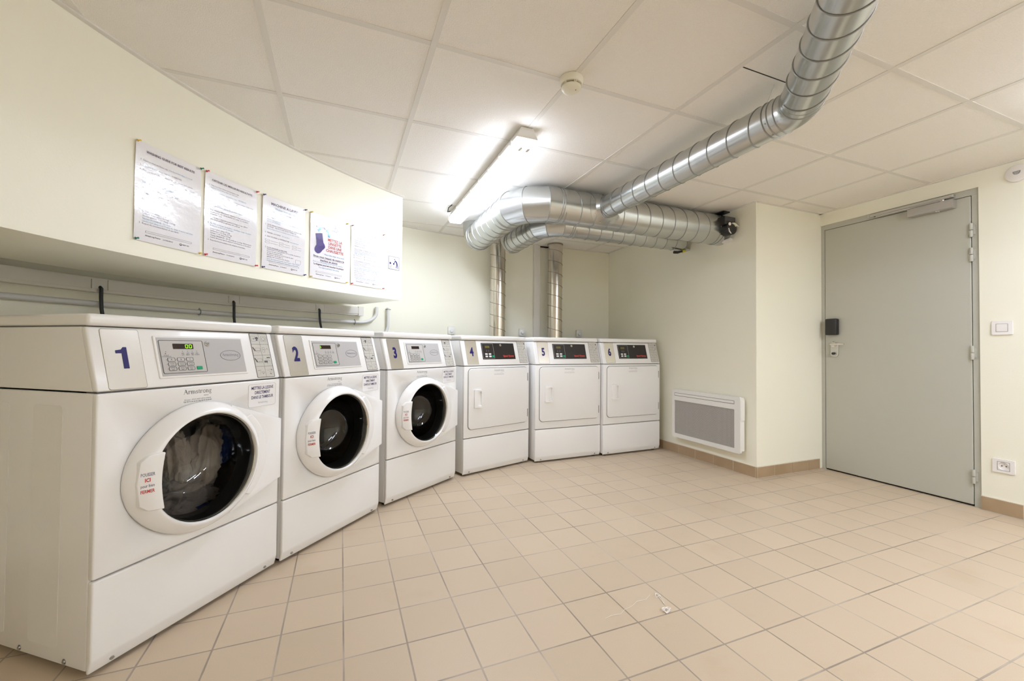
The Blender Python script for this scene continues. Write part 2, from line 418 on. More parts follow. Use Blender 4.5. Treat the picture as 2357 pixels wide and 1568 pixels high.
fr = [(WC[0]-WC[2], YF)]+arc(WC, WC[2], 180, 90, 60); bk = [(WC[0]-WC[2]-.12, YF)]+arc(WC, WC[2]+.12, 180, 90, 60)
structure(vslab(fr, bk, 0, HC+.02).build('wall_left', 'wall'), 'curved cream wall behind the washing machines', 'wall')
b = MB(); b.box(WC[0], XR+.05, YB, YB+.12, 0, HC+.02)
structure(b.build('wall_back', 'wall'), 'flat cream wall behind the tumble dryers', 'wall')
b = MB(); b.box(XR, XD+.12, YP, YB+.12, 0, HC+.02, .004, 1)
structure(b.build('wall_pier', 'wall'), 'cream projecting pier carrying the panel heater', 'wall')
b = MB(); b.box(XD, XD+.12, YF, 1.372, 0, HC+.02); b.box(XD, XD+.12, 1.372, YP, 2.083, HC+.02)
structure(b.build('wall_right', 'wall'), 'cream wall holding the grey metal door', 'wall')
b = MB(); b.box(-2.1, XD+.12, YF-.12, YF, 0, HC+.02)
structure(b.build('wall_front', 'wall'), 'cream wall behind the viewer', 'wall')
ff = [(SC[0]-SC[2], YF)]+arc(SC, SC[2], 180, 121.48, 60); fb = [(SC[0]-SC[2]-.58, YF)]+arc(SC, SC[2]+.62, 180, 121.48, 60)
structure(vslab(ff, fb, 1.374, HC+.003).build('wall_bulkhead', 'wall'), 'curved cream bulkhead above the washing machines carrying five notices', 'wall')

# tiled skirting: grout strip behind, one tile mesh in front
def skirting(name, p, q, nrm, start, label):
    p, q, nrm = Vector(p), Vector(q), Vector(nrm); d = (q-p); L = d.length; d.normalize()
    m = frame((p.x, p.y, 0), (d.x, d.y, 0), (0, 0, 1))
    sgn = 1 if m.col[2].xyz.dot(Vector((nrm.x, nrm.y, 0))) > 0 else -1
    g = MB(); g.box(0, L, .0005, .090, 0, .007*sgn, m=m) if sgn > 0 else g.box(0, L, .0005, .090, .007*sgn, 0, m=m)
    root = structure(g.build(name, 'grout'), label, 'skirting board')
    t = MB(); s = start
    while s < L:
        a, c = max(0, s), min(L, s+.2015)
        if c-a > .01: t.box(a+.0012, c-.0012, .004, .086, min(0, .0095*sgn), max(0, .0095*sgn), .0008, 1, m=m)
        s += .2035
    t.build('skirting_tile', 'skirt', root)
skirting('baseboard_pier', (XR, YB), (XR, YP-.009), (-1, 0), -.05, 'brown tiled skirting below the panel heater')
skirting('baseboard_return', (XR-.008, YP), (XD-.03, YP), (0, -1), 0, 'short brown tiled skirting beside the metal door')
skirting('baseboard_right', (XD, 1.372), (XD, YF), (-1, 0), -.02, 'brown tiled skirting under the power socket')

# ------------------------------------------------------------------ door
dr = structure(thing('door_1', '', '', (XD, 0, 0)), 'grey metal door with a closer at the top', 'door')
Y1, Y2 = 1.3722, YP-.0005
b = MB(); b.box(.012, .11, Y1, Y1+.036, 0, 2.0418, .0005, 1); b.box(.012, .11, Y2-.028, Y2, 0, 2.0418, .0005, 1); b.box(.012, .11, Y1, Y2, 2.042, 2.0828, .0005, 1)
b.build('door_frame', 'frame', dr)
b = MB(); b.box(.03, .05, Y1+.03, Y2-.02, .0, 2.05)
b.build('door_rebate', 'doorgap', dr)
b = MB(); b.box(.010, .05, Y1+.0405, Y2-.0315, .012, 2.0385, .003, 1)
leaf = b.build('door_leaf', 'door', dr)
for z in (1.81, 1.648, 1.003, .197):
    b = MB()
    for a, c in ((z-.045, z-.002), (z+.002, z+.045)):
        b.lathe([(0, a), (.009, a), (.0095, a+.002), (.0095, c-.002), (.009, c), (0, c)], 14, Matrix.Translation((.002, Y1+.036, 0)))
    b.box(.006, .012, Y1+.018, Y1+.054, z-.03, z+.03)
    b.build('hinge', 'frame', dr)
clo = MB(); clo.box(-.048, .012, 1.48, 1.722, 1.978, 2.034, .003, 2)
clo = clo.build('door_closer', 'closer', dr, label='silver box door closer')
b = MB(); b.box(-.018, .013, 1.486, 1.985, 2.052, 2.072, .002, 1); b.build('slide_rail', 'alu', clo)
b = MB(); b.box(-.016, .0, 1.53, 1.945, 2.050, 2.0515); b.build('rail_slot', 'gap', clo)
b = MB(); b.tube([(-.03, 1.535, 2.044), (-.012, 1.93, 2.047)], .0055, 8); b.lathe([(0, 0), (.011, 0), (.011, .012), (0, .013)], 14, Matrix.Translation((-.03, 1.535, 2.034)))
b.build('closer_arm', 'alu', clo)
b = MB(); b.lathe([(0, -.004), (.012, -.003), (.014, .002), (0, .003)], 16, Matrix.Translation((-.02, 1.565, 1.977))); b.build('valve_cap', 'chrome', clo)
for y in (1.50, 1.972):
    b = MB(); b.lathe([(0, 0), (.006, 0), (.005, .003), (0, .003)], 12, frame((-.0185, y, 2.062), (0, -1, 0), (0, 0, 1))); b.build('rail_screw', 'chrome', clo)
b = MB(); b.box(-.035, .012, 2.204, 2.292, 1.139, 1.276, .010, 3); b.build('lock_box', 'black', dr, label='black box lock on the door')
b = MB(); b.prism(rrect(2.21, 2.268, .955, 1.085, .024), 0, .008, frame((.010, 0, 0), (0, 1, 0), (0, 0, 1)) @ Matrix.Diagonal((1, 1, -1, 1)), .002, 1)
esc = b.build('escutcheon', 'alu', dr)
b = MB(); b.tube([(0, 2.242, 1.062), (-.045, 2.242, 1.062), (-.055, 2.232, 1.062), (-.057, 2.19, 1.063), (-.052, 2.135, 1.064)], [.009, .009, .0085, .008, .007], 12)
b.lathe([(0, 0), (.022, 0), (.022, .008), (.018, .011), (0, .011)], 24, frame((.003, 2.242, 1.062), (0, -1, 0), (0, 0, 1)))
b.build('handle', 'chrome', dr)
b = MB(); b.lathe([(0, 0), (.011, 0), (.010, .018), (0, .019)], 16, frame((.004, 2.242, .985), (0, -1, 0), (0, 0, 1))); b.build('lock_cylinder', 'black', dr)

# ------------------------------------------------------------------ wall fittings by the door
MR = lambda y, z, x=XD: frame((x, y, z), (0, -1, 0), (0, 0, 1))    # plate frame on the door wall, normal -X
t = thing('light_switch', 'square white light switch on the wall beside the metal door', 'switch', (0, 0, 0))
b = MB(); b.prism(rrect(-.046, .046, -.044, .044, .004), 0, .010, MR(1.271, 1.161), .002, 2); b.build('switch_plate', 'white', t)
b = MB(); b.prism(rrect(-.0245, .0245, -.0235, .0235, .002), .010, .0125, MR(1.271, 1.161), .001, 1); rk = b.build('rocker', 'white', t)
b = MB(); b.band(rrect(-.0262, .0262, -.0252, .0252, .002), rrect(-.0246, .0246, -.0236, .0236, .002), .0095, .0104, MR(1.271, 1.161)); b.build('rocker_gap', 'shade', t)
t = thing('power_socket', 'white round-hole power socket low on the wall above the skirting', 'socket')
mm = MR(1.271, .300)
b = MB(); b.band(rrect(-.048, .048, -.042, .042, .004), [(.024*math.cos(math.radians(a)), .024*math.sin(math.radians(a))) for a in [0]+[90*k/5 for k in range(6)][1:]+[90+90*k/5 for k in range(6)]+[180+90*k/5 for k in range(6)]+[270+90*k/5 for k in range(5)]+[356]], 0, .009, mm)
b.build('socket_plate', 'white', t)
b = MB(); b.band(rrect(-.027, .027, -.027, .027, .002), rrect(-.0255, .0255, -.0255, .0255, .002), .0092, .0098, mm); b.build('socket_outline', 'shade', t)
b = MB(); b.lathe([(0, .001), (.0225, .001), (.0238, .009)], 32, mm); b.build('socket_well', 'white', t)
for u in (-.0095, .0095):
    b = MB(); b.lathe([(0, .0022), (.0035, .0022), (.0035, .001)], 12, mm @ Matrix.Translation((u, 0, 0))); b.build('socket_hole', 'hole', t)
b = MB(); b.lathe([(0, .012), (.002, .011), (.0026, .001)], 12, mm @ Matrix.Translation((0, .011, 0))); b.build('earth_pin', 'chrome', t)
t = thing('alarm_sounder', 'round white alarm disc high on the wall near the ceiling', 'alarm')
mm = MR(1.198, 2.106)
b = MB(); b.lathe([(0, .020), (.045, .019), (.052, .014), (.054, .004), (.054, 0), (0, 0)], 40, mm); b.build('disc_body', 'white', t)
b = MB(); pts = [(-.016, .010), (.016, .010)]+[(.016*math.cos(a), .003-.014*math.sin(a)) for a in [PI*k/10 for k in range(11)]]
b.prism(pts, .018, .0215, mm); gr = b.build('sound_grille', 'inklite', t)
b = MB()
for u in (-.009, -.003, .003, .009):
    for v in (.005, -.001, -.006):
        if abs(u) < .008 or v > -.004: b.disc(u, v, .0016, .0218, mm, 8)
b.build('grille_hole', 'white', gr)

# panel heater
t = thing('panel_heater', 'white wall-mounted panel heater with a grey mesh front', 'heater')
mm = frame((XR, 0, 0), (0, -1, 0), (0, 0, 1))     # u = -y, v = z
u0, u1, v0, v1 = -3.185, -2.438, .172, .628
b = MB(); b.prism(rrect(u0+.012, u1-.005, v0+.012, v1-.008, .012), .012, .055, mm, .004, 2); b.build('heater_body', 'heater', t)
b = MB()
b.band(rrect(u0, u1, v0, v1, .014), rrect(u0+.028, u1-.055, v0+.036, v1-.105, .004), .05, .068, mm); 
fro = b.build('front_frame', 'heater', t)
b = MB(); b.prism(rrect(u0+.03, u1-.055, v1-.062, v1-.034, .003), .067, .069, mm); b.build('air_slot', 'shade', fro)
b = MB(); b.box(u0+.035, u1-.058, v1-.058, v1-.037, .066, .0705, m=mm); b.build('slot_lip', 'heater', fro)
def mesh_mat():
    m = bpy.data.materials.new('heater_mesh'); m.use_nodes = True; nt = m.node_tree; L = nt.links.new; bs = nt.nodes['Principled BSDF']
    geo = _n(nt, 'ShaderNodeNewGeometry'); mp = _n(nt, 'ShaderNodeMapping'); L(geo.outputs['Position'], mp.inputs[0])
    mp.inputs['Rotation'].default_value = (math.radians(45), 0, 0)
    ch = _n(nt, 'ShaderNodeTexChecker'); ch.inputs['Scale'].default_value = 300; L(mp.outputs[0], ch.inputs[0])
    ch.inputs[1].default_value = (.52, .50, .47, 1); ch.inputs[2].default_value = (.20, .19, .175, 1)
    L(ch.outputs[0], bs.inputs['Base Color']); bs.inputs['Roughness'].default_value = .5; return m
M['mesh'] = mesh_mat()
b = MB(); b.box(u0+.026, u1-.053, v0+.034, v1-.103, .052, .060, m=mm); b.build('mesh_grille', 'mesh', t)
b = MB(); b.prism(rrect(u1-.016, u1+.004, v1-.19, v1-.02, .004), .02, .066, mm, .002, 1); b.build('control_strip', 'heater', t)
b = MB(); b.prism(rrect(u1-.014, u1+.001, v0+.02, v1-.20, .004), .02, .062, mm, .002, 1); b.build('side_cover', 'heater', t)
for u in (u0+.15, u1-.15):
    b = MB(); b.box(u-.02, u+.02, v0+.06, v1-.06, 0, .014, m=mm); b.build('wall_bracket', 'heater', t)

# ------------------------------------------------------------------ machines
CT = Vector((0, .058, .204)).normalized(); CL = .212
CM = frame((0, 0, .864), (1, 0, 0), CT)                  # plate frame on the sloping console
FM = frame((0, 0, 0), (1, 0, 0), (0, 0, 1))              # plate frame on the front face (normal -y)
HW = .345
DC = (-.02, .562)                                         # door centre
def sub_M(m, u, v): return m @ Matrix.Translation((u, v, 0))

def cabinet(root):
    b = MB(); b.box(-HW, -HW+.012, .020, .70, .024, .861, .004, 2); b.box(HW-.012, HW, .020, .70, .024, .861, .004, 2)
    b.box(-HW+.01, HW-.01, .688, .70, .03, 1.06); b.box(-HW+.01, HW-.01, .03, .69, .03, .04)
    cab = b.build('cabinet', 'enamel_side', root)
    for sx in (-1, 1):
        for y0, y1 in ((.15, .29), (.41, .55)):
            b = MB(); m = frame((sx*HW, 0, 0), (0, -sx, 0), (0, 0, 1))
            uu = sorted((-sx*y0, -sx*y1))
            b.prism(rrect(uu[0], uu[1], .068, .818, .012), -.001, .0022, m, .002, 1, True); b.build('side_embossing', 'enamel_side', cab)
    # upper side: follows the console slope
    b = MB(); ms = frame((-HW, 0, 0), (0, 1, 0), (0, 0, 1))
    pts = [(.020, .866), (.70, .866), (.70, 1.067), (.080, 1.067)]
    b.prism(pts, 0, 2*HW, ms, .004, 2)
    b.build('upper_cabinet', 'enamel_side', root)
    # lower panel with a chamfered toe
    b = MB(); prof = [(.0, .055), (.0, .2915), (.022, .2915), (.022, .014), (.012, .014)]
    b.prism(prof, -HW+.001, HW-.001, frame((0, 0, 0), (0, 1, 0), (0, 0, 1)), .0055, 3)
    b.build('lower_panel', 'enamel', root)
    for u in (-.285, .285):
        b = MB(); m = frame((u, .0075, .030), (1, 0, 0), (0, -.28, 1))
        b.lathe([(0, .0045), (.0055, .004), (.0065, 0), (.0095, -.0005), (.0095, -.003)], 14, m)
        b.box(-.006, .006, -.0008, .0008, .004, .0050, m=m)
        b.build('toe_screw', 'screw', root)
    for u in (-.30, .30):
        for y in (.06, .66):
            b = MB(); b.lathe([(0, 0), (.02, 0), (.02, .012), (.008, .014), (.008, .03)], 14, Matrix.Translation((u, y, 0))); b.build('foot', 'rubber', root)
    for y in (.115, .33):
        b = MB(); m = frame((-HW, y, .036), (0, -1, 0), (0, 0, 1))
        b.lathe([(0, .004), (.005, .0035), (.006, 0), (.009, 0), (.009, -.002)], 12, m); b.build('side_screw', 'screw', root)
    # console
    b = MB(); pts = [(.0, .866), (.024, .866), (.082, 1.067), (.058, 1.067)]
    b.prism(pts, -HW+.0005, HW-.0005, frame((0, 0, 0), (0, 1, 0), (0, 0, 1)), .007, 3)
    con = b.build('console', 'enamel', root)
    # top
    b = MB(); b.box(-HW, HW, .047, .712, 1.0705, 1.108, .011, 3); b.build('top_panel', 'enamel', root)
    for q in ((-HW+.012, HW-.012, .026, .05, .28, .30), (-HW+.008, HW-.008, .012, .06, .8615, .8665), (-HW+.008, HW-.008, .075, .70, 1.0655, 1.072)):
        b = MB(); b.box(*q); b.build('seam_shadow', 'shade', root)
    return con

def instruction_plate(con, u0, u1, v0, v1, kind):
    b = MB(); b.prism(rrect(u0, u1, v0, v1, .004), 0, .0012, CM); p = b.build('instruction_plate', 'icon', con)
    b = MB(); b.band(rrect(u0, u1, v0, v1, .004), rrect(u0+.0018, u1-.0018, v0+.0018, v1-.0018, .003), .0010, .0018, CM)
    um = (u0+u1)/2; H = (v1-v0)/4
    b.line((um, v0), (um, v1), .0011, .0016, CM)
    for k in (1, 2, 3): b.line((u0, v0+H*k), (u1, v0+H*k), .0011, .0016, CM)
    b.build('grid_lines', 'ink', p)
    b = MB(); d = MB(); q = (u1-u0)/2
    def cell(c, r): return (u0+q*(c+.5), v1-H*(r+.5))
    def sq(u, v, a, h, bb=b):
        bb.band(rrect(u-a, u+a, v-h, v+h, .002), rrect(u-a+.0009, u+a-.0009, v-h+.0009, v+h-.0009, .0015), .0012, .0016, CM)
    if kind == 'w':
        u, v = cell(0, 0); sq(u-.006, v, .012, .012); b.disc(u-.005, v, .004, .0016, CM, 10); d.disc(u+.013, v+.003, .006, .0017, CM, 9); d.disc(u+.011, v-.006, .004, .0017, CM, 8); d.disc(u+.006, v+.003, .004, .0017, CM, 8)
        u, v = cell(1, 0); sq(u, v, .014, .012); b.band([(u+.009*math.cos(a), v+.009*math.sin(a)) for a in [PI*k/8 for k in range(16)]], [(u+.0078*math.cos(a), v+.0078*math.sin(a)) for a in [PI*k/8 for k in range(16)]], .0012, .0016, CM); b.disc(u+.002, v-.007, .002, .0017, CM, 8)
        for r in (1, 2):
            u, v = cell(0, r); d.line((u-.018, v+.012), (u-.008, v-.006), .005, .0017, CM); sq(u+.006, v+.002, .013, .007); sq(u+.008, v-.006, .010, .004)
        u, v = cell(1, 1); sq(u-.010, v+.006, .006, .005); sq(u-.010, v-.006, .006, .006); b.line((u-.002, v-.002), (u+.012, v+.008), .0012, .0016, CM); b.line((u+.006, v+.008), (u+.016, v-.002), .0012, .0016, CM)
        u, v = cell(1, 2)
        for k in range(3): d.box(u-.001+.006*k, u+.003+.006*k, v+.011, v+.016, .0012, .0017, m=CM); d.box(u-.017+.006*k, u-.013+.006*k, v-.009, v+.000, .0012, .0017, m=CM)
        b.line((u-.012, v+.010), (u+.016, v-.004), .0012, .0016, CM); b.line((u-.004, v-.008), (u-.003, v-.016), .0016, .0016, CM)
        u, v = cell(0, 3); b.line((u-.014, v+.006), (u-.002, v+.008), .002, .0016, CM); sq(u+.010, v-.002, .006, .004); b.line((u-.006, v-.012), (u+.002, v+.012), .001, .0016, CM); b.line((u+.008, v-.010), (u+.016, v-.004), .0022, .0016, CM)
        u, v = cell(1, 3); b.line((u-.014, v+.008), (u+.014, v-.006), .001, .0016, CM); d.line((u+.008, v+.010), (u+.014, v+.006), .003, .0017, CM); d.line((u+.000, v-.008), (u+.007, v-.012), .003, .0017, CM); b.line((u+.005, v+.010), (u-.006, v+.010), .001, .0016, CM)
    else:
        for r in range(4):
            for c in range(2):
                u, v = cell(c, r)
                if (r, c) == (0, 1): d.disc(u+.012, v, .006, .0017, CM, 8); sq(u-.004, v, .010, .008); continue
                if (r, c) == (1, 0): sq(u, v, .013, .009); sq(u, v, .008, .005); continue
                if (r, c) == (1, 1): d.line((u-.012, v-.005), (u+.0, v-.003), .004, .0017, CM); d.line((u+.0, v+.009), (u+.016, v+.011), .004, .0017, CM); continue
                b.line((u-.016, v-.006), (u-.006, v+.008), .0013, .0016, CM); b.line((u-.006, v+.008), (u+.004, v-.004), .0013, .0016, CM)
                d.line((u+.006, v-.004), (u+.012, v-.008), .003, .0017, CM); b.line((u+.004, v+.008), (u+.015, v+.004), .0013, .0016, CM)
    b.build('pictogram_line', 'inklite', p); d.build('pictogram_solid', 'blacktext', p)

def digit(b, ch, u, v):
    if ch == '1':
        b.flat([(u+q[0], v+q[1]) for q in ((.011, -.036), (.011, .036), (.001, .036), (-.005, .028), (-.021, .0255), (-.021, .0155), (-.0045, .0155), (-.0045, -.036))], .0022, CM)
    else: b.text(ch, .097, u, v, CM, 'CENTER', xs=.70, bold=.0036, w=.0022, res=6)
def number_plate(con, u0, u1, v0, v1, ch, uo=0, vo=0):
    b = MB(); b.prism(rrect(u0, u1, v0, v1, .007), -.001, .0015, CM, .0008, 1); p = b.build('number_plate', 'plate', con)
    b = MB(); b.band(rrect(u0-.0012, u1+.0012, v0-.0012, v1+.0012, .0075), rrect(u0, u1, v0, v1, .007), -.001, .0006, CM); b.build('plate_edge', 'outline', p)
    b = MB(); digit(b, ch, (u0+u1)/2+uo, (v0+v1)/2+vo); d = b.build('number', 'navy', p)
    return d

def serif_word(b, u, v, width, m, w=.0008):
    """the word Armstrong drawn in thin roman letters; x-height 1, capital 1.5"""
    T, t, sf = .17, .07, .13
    P, x = [], 0
    def ln(p, q, wd): P.append(('l', (x+p[0], p[1]), (x+q[0], q[1]), wd))
    def bowl(cx, cy, rx, ry, a0=0, a1=360, wd=.12): P.append(('a', x+cx, cy, rx, ry, a0, a1, wd))
    def foot(cx): ln((cx-sf, 0), (cx+sf, 0), .06)
    def stem(cx, h=1, head=True):
        ln((cx, 0), (cx, h), T); foot(cx)
        if head: ln((cx-.16, h-.03), (cx+.05, h), .07)
    ln((.12, 0), (.68, 1.5), t); ln((.66, 1.5), (1.28, 0), T); ln((.33, .55), (1.02, .55), t); foot(.12); foot(1.28); x += 1.55
    stem(.18); bowl(.52, .72, .30, .26, 40, 150, .09); P.append(('d', x+.68, .86, .10)); x += .92
    for k in range(3): stem(.18+.56*k, 1 if k == 0 else .72, k == 0)
    bowl(.46, .68, .28, .30, 0, 165, .09); bowl(1.02, .68, .28, .30, 0, 165, .09); x += 1.64
    bowl(.36, .74, .24, .24, 30, 250, .11); bowl(.36, .27, .27, .25, -140, 80, .12); ln((.20, .56), (.54, .44), .12); ln((.10, .08), (.10, .30), .05); ln((.60, .74), (.60, .93), .05); x += .86
    ln((.24, .18), (.24, 1.28), T-.03); ln((.04, .97), (.52, .97), t); bowl(.44, .20, .20, .19, 180, 330, .08); x += .70
    stem(.18); bowl(.52, .72, .30, .26, 40, 150, .09); P.append(('d', x+.68, .86, .10)); x += .92
    bowl(.50, .50, .42, .48, wd=.13); x += 1.14
    for k in range(2): stem(.18+.58*k, 1 if k == 0 else .72, k == 0)
    bowl(.47, .68, .29, .30, 0, 165, .09); x += 1.12
    bowl(.42, .68, .27, .28, wd=.11); bowl(.42, -.26, .36, .24, wd=.09); ln((.24, .36), (.20, .10), .07); ln((.20, .08), (.62, .02), .12); ln((.62, .84), (.86, .96), .08); x += .92
    k = width/x; ox = u-width/2; oy = v-.5*k
    for q in P:
        if q[0] == 'l': b.line((ox+q[1][0]*k, oy+q[1][1]*k), (ox+q[2][0]*k, oy+q[2][1]*k), q[3]*k, w, m)
        elif q[0] == 'd': b.disc(ox+q[1]*k, oy+q[2]*k, q[3]*k, w, m, 8)
        else:
            _, cx, cy, rx, ry, a0, a1, wd = q; n = max(5, int((a1-a0)/24))
            A = [math.radians(a0+(a1-a0)*i/n) for i in range(n+1)]
            for a, c in zip(A, A[1:]):
                f = lambda z, o: (ox+(cx+(rx+o)*math.cos(z))*k, oy+(cy+(ry+o)*math.sin(z))*k)
                b.flat([f(a, wd/2), f(c, wd/2), f(c, -wd/2), f(a, -wd/2)], w, m)
    return k
def armstrong(root, u, v, m, width, mname='blacktext', small=True, name='maker_lettering'):
    b = MB(); k = serif_word(b, u, v, width, m)
    if small:
        b.text('FRANCE', .0048, u+width*.30, v-.0155, m, 'CENTER', w=.0008, res=1)
        b.text('ZI Lavaur - 81500 SAINT LIEUX LAVAUR', .0058, u, v-.0265, m, 'CENTER', fit=width*.95, w=.0008, res=1)
        b.text('Tel. 05 71 00 00 00  Fax 05 71 00 00 00', .0064, u, v-.034, m, 'CENTER', fit=width, bold=.0001, w=.0008, res=1)
    return b.build(name, mname, root)

def washer(num, label, digits):
    root = thing('washing_machine', label, 'washing machine', group='front-loading washing machines')
    con = cabinet(root)
    number_plate(con, -.312, -.205, .006, .205, num, 0, .003)
    # control panel
    b = MB(); b.prism(rrect(-.164, .184, .031, .186, .004), -.001, .004, CM, .002, 1, True); fr = b.build('panel_surround', 'enamel', con)
    b = MB(); b.prism(rrect(-.155, .176, .038, .180, .002), .003, .0046, CM); cp = b.build('control_panel', 'grey', con)
    b = MB(); b.prism(rrect(-.148, .006, .049, .168, .004), .004, .0052, CM); b.build('keypad_field', 'greylight', con)
    b = MB(); b.band(rrect(-.150, .008, .047, .170, .005), rrect(-.1485, .0065, .0485, .1685, .004), .0045, .0056, CM); b.build('keypad_outline', 'ink', con)
    b = MB(); b.prism(rrect(-.104, -.031, .137, .157, .0015), .005, .0062, CM); b.build('display_window', 'display', con)
    if digits:
        b = MB()
        for u in ([-.0555, -.0415] if digits == '00' else [-.1]):
            if digits == '00':
                for du, dv, lw, lh in ((0, .0062, .0075, .0014), (0, -.0062, .0075, .0014), (-.0042, .0031, .0015, .0056), (-.0042, -.0031, .0015, .0056), (.0042, .0031, .0015, .0056), (.0042, -.0031, .0015, .0056)):
                    b.box(u+du-lw/2, u+du+lw/2, .147+dv-lh/2, .147+dv+lh/2, .0062, .0066, m=CM)
            else: b.box(u, u+.0015, .140, .154, .0062, .0066, m=CM)
        b.build('display_digit', 'lit', con)
    b = MB()
    for u, tx in ((-.131, ''), (-.073, ''), (-.055, ''), (-.038, ''), (-.021, '')):
        vv = .127 if u < -.1 else .128
        b.disc(u, vv, .0014, .0056, CM, 8)
        if u < -.1:
            b.disc(u-.002, vv-.007, .0018, .0056, CM, 8); b.text('AVANT', .0055, u, vv-.0135, CM, 'CENTER', w=.0056, res=1); b.text('DEMARRAGE', .0055, u, vv-.018, CM, 'CENTER', w=.0056, res=1)
        else:
            b.band(rrect(u-.004, u+.004, vv-.009, vv-.0055, .0015), rrect(u-.0033, u+.0033, vv-.0083, vv-.0062, .001), .0054, .0058, CM)
            b.text({-.073: 'LAV', -.055: 'RINC', -.038: 'ESS', -.021: 'PORTE'}[u], .0056, u, vv-.0135, CM, 'CENTER', w=.0056, bold=.0001, res=1)
    b.build('indicator_marking', 'ink', con)
    for r, v in enumerate((.0975, .0805, .0635)):
        for c, u in enumerate((-.117, -.084, -.052)):
            k = MB(); k.prism(rrect(u-.012, u+.012, v-.0062, v+.0062, .0025), .005, .0062, CM, .0005, 1); kb = k.build('key', 'greylight', con)
            k = MB(); k.band(rrect(u-.0128, u+.0128, v-.007, v+.007, .003), rrect(u-.0118, u+.0118, v-.006, v+.006, .0022), .0052, .0065, CM); k.disc(u-.0165, v, .0012, .0056, CM, 8)
            if r == 0: k.text('ABC'[c], .007, u, v, CM, 'CENTER', w=.0066, bold=.0002, res=1)
            else:
                k.line((u-.006, v+.003), (u+.006, v+.003), .0008, .0066, CM); k.line((u-.006, v+.003), (u-.004, v-.003), .0008, .0066, CM); k.line((u+.006, v+.003), (u+.004, v-.003), .0008, .0066, CM)
                k.text(str(3*r+c+1 if r == 1 else 3*r+c), .005, u, v-.0005, CM, 'CENTER', w=.0066, res=1); k.line((u-.004, v-.0035), (u+.004, v-.0035), .0008 if r == 1 else .0014, .0066, CM)
            k.build('key_marking', 'ink', kb)
    b = MB(); b.prism(rrect(-.032, -.010, .0572, .0702, .003), .005, .0072, CM, .001, 1); b.build('start_key', 'green', con, label='green start key')
    b = MB(); m = sub_M(CM, .026, .158); b.lathe([(0, .012), (.0055, .012), (.006, .008), (.0098, .008), (.0105, .004)], 24, m); lk = b.build('lock', 'chrome', con)
    b = MB(); b.box(-.0006, .0006, -.004, .004, .0118, .0124, m=m); b.build('keyhole', 'ink', lk)
    b = MB(); el = lambda a, c: [(.116+a*math.cos(2*PI*k/40), .110+c*math.sin(2*PI*k/40)) for k in range(40)]
    b.band(el(.0445, .0215), el(.0433, .0203), .0046, .0052, CM); b.build('logo_oval', 'ink', con)
    armstrong(con, .116, .111, CM @ Matrix.Translation((0, 0, .0042)), .072, 'navytext', False)
    instruction_plate(con, .226, .318, .008, .210, 'w')
    # main front panel with the round opening
    b = MB(); b.box(-HW+.001, HW-.001, 0, .022, .297, .8605, .0055, 3)
    pan = b.build('front_panel', 'enamel', root)
    cb = MB(); cb.lathe([(0, -.1), (.186, -.1), (.186, .1), (0, .1)], 64, frame((DC[0], 0, DC[1]), (1, 0, 0), (0, 0, 1))); cut = cb.build('cutter', 'enamel')
    md = pan.modifiers.new('b', 'BOOLEAN'); md.object = cut; md.operation = 'DIFFERENCE'; md.solver = 'EXACT'
    bpy.context.view_layer.update()
    me = bpy.data.meshes.new_from_object(pan.evaluated_get(bpy.context.evaluated_depsgraph_get()))
    pan.modifiers.clear(); old = pan.data; pan.data = me; me.name = 'front_panel'; bpy.data.meshes.remove(old)
    cm = cut.data; bpy.data.objects.remove(cut); bpy.data.meshes.remove(cm)
    armstrong(root, -.035, .838, FM, .105)
    # drum
    DM = frame((DC[0], 0, DC[1]), (1, 0, 0), (0, 0, 1))      # local z points to the viewer
    b = MB(); b.lathe([(.186, -.024), (.262, -.03), (.266, -.05), (.266, -.44), (.24, -.455), (.06, -.44), (0, -.435)], 56, DM)
    dm = b.build('drum', 'drum', root)
    for k in range(3):
        a = math.radians(35+120*k); b = MB(); mm_ = DM @ Matrix.Rotation(a, 4, 'Z')
        b.prism([(.262, -.03), (.262, .03), (.212, .010), (.205, 0), (.212, -.010)], -.42, -.07, mm_, .004, 2); b.build('drum_paddle', 'drum', dm)
    b = MB(); b.lathe([(.1955, .038), (.190, .036), (.183, .006), (.178, -.030), (.184, -.036), (.185, -.024), (.186, .0), (.195, .004)], 56, DM, True); b.build('door_gasket', 'rubber', root)
    # door: ring, bowl, hinge plate, grip
    b = MB(); b.lathe([(.237, .001), (.2375, .008), (.236, .016), (.2315, .026), (.225, .037), (.215, .047), (.207, .0545), (.202, .0575), (.198, .0575), (.196, .055), (.1945, .050), (.194, .040), (.196, .020), (.196, .001)], 96, DM)
    iD = DM.inverted()
    def lobe(c):      # the ring swells a little towards the grip side
        q = iD @ c; rr = math.hypot(q.x, q.y)
        if q.x < 0: q.x *= 1+.085*max(0, min(1, (rr-.197)/.04))*(q.x/rr)**2
        return DM @ q
    dr_ = b.warp(lobe).build('door', 'plastic', root)
    hp = [(.10, .2155)]
    L_ = [(math.cos(math.radians(a))*.2345, math.sin(math.radians(a))*.2345) for a in range(62, -63, -4)]
    # plate runs from the tangent of the ring to the cabinet edge
    R_ = [(.10, .213), (.345, .122), (.3455, .118), (.3455, -.138), (.345, -.142), (.10, -.213)]
    inner = [(math.cos(math.radians(a))*.205, math.sin(math.radians(a))*.205) for a in range(-64, 65, 4)]
    b = MB(); b.prism(R_+inner, .002, .031, DM, .003, 2); b.build('hinge_plate', 'plastic', dr_)
    b = MB(); arcp = [(math.cos(math.radians(a))*.262-.002, math.sin(math.radians(a))*.232) for a in range(-46, 47, 4)]
    b.prism(arcp+[(math.cos(math.radians(a))*.206, math.sin(math.radians(a))*.206) for a in range(46, -47, -4)], .02, .041, DM, .005, 3); b.build('hinge_swell', 'plastic', dr_)
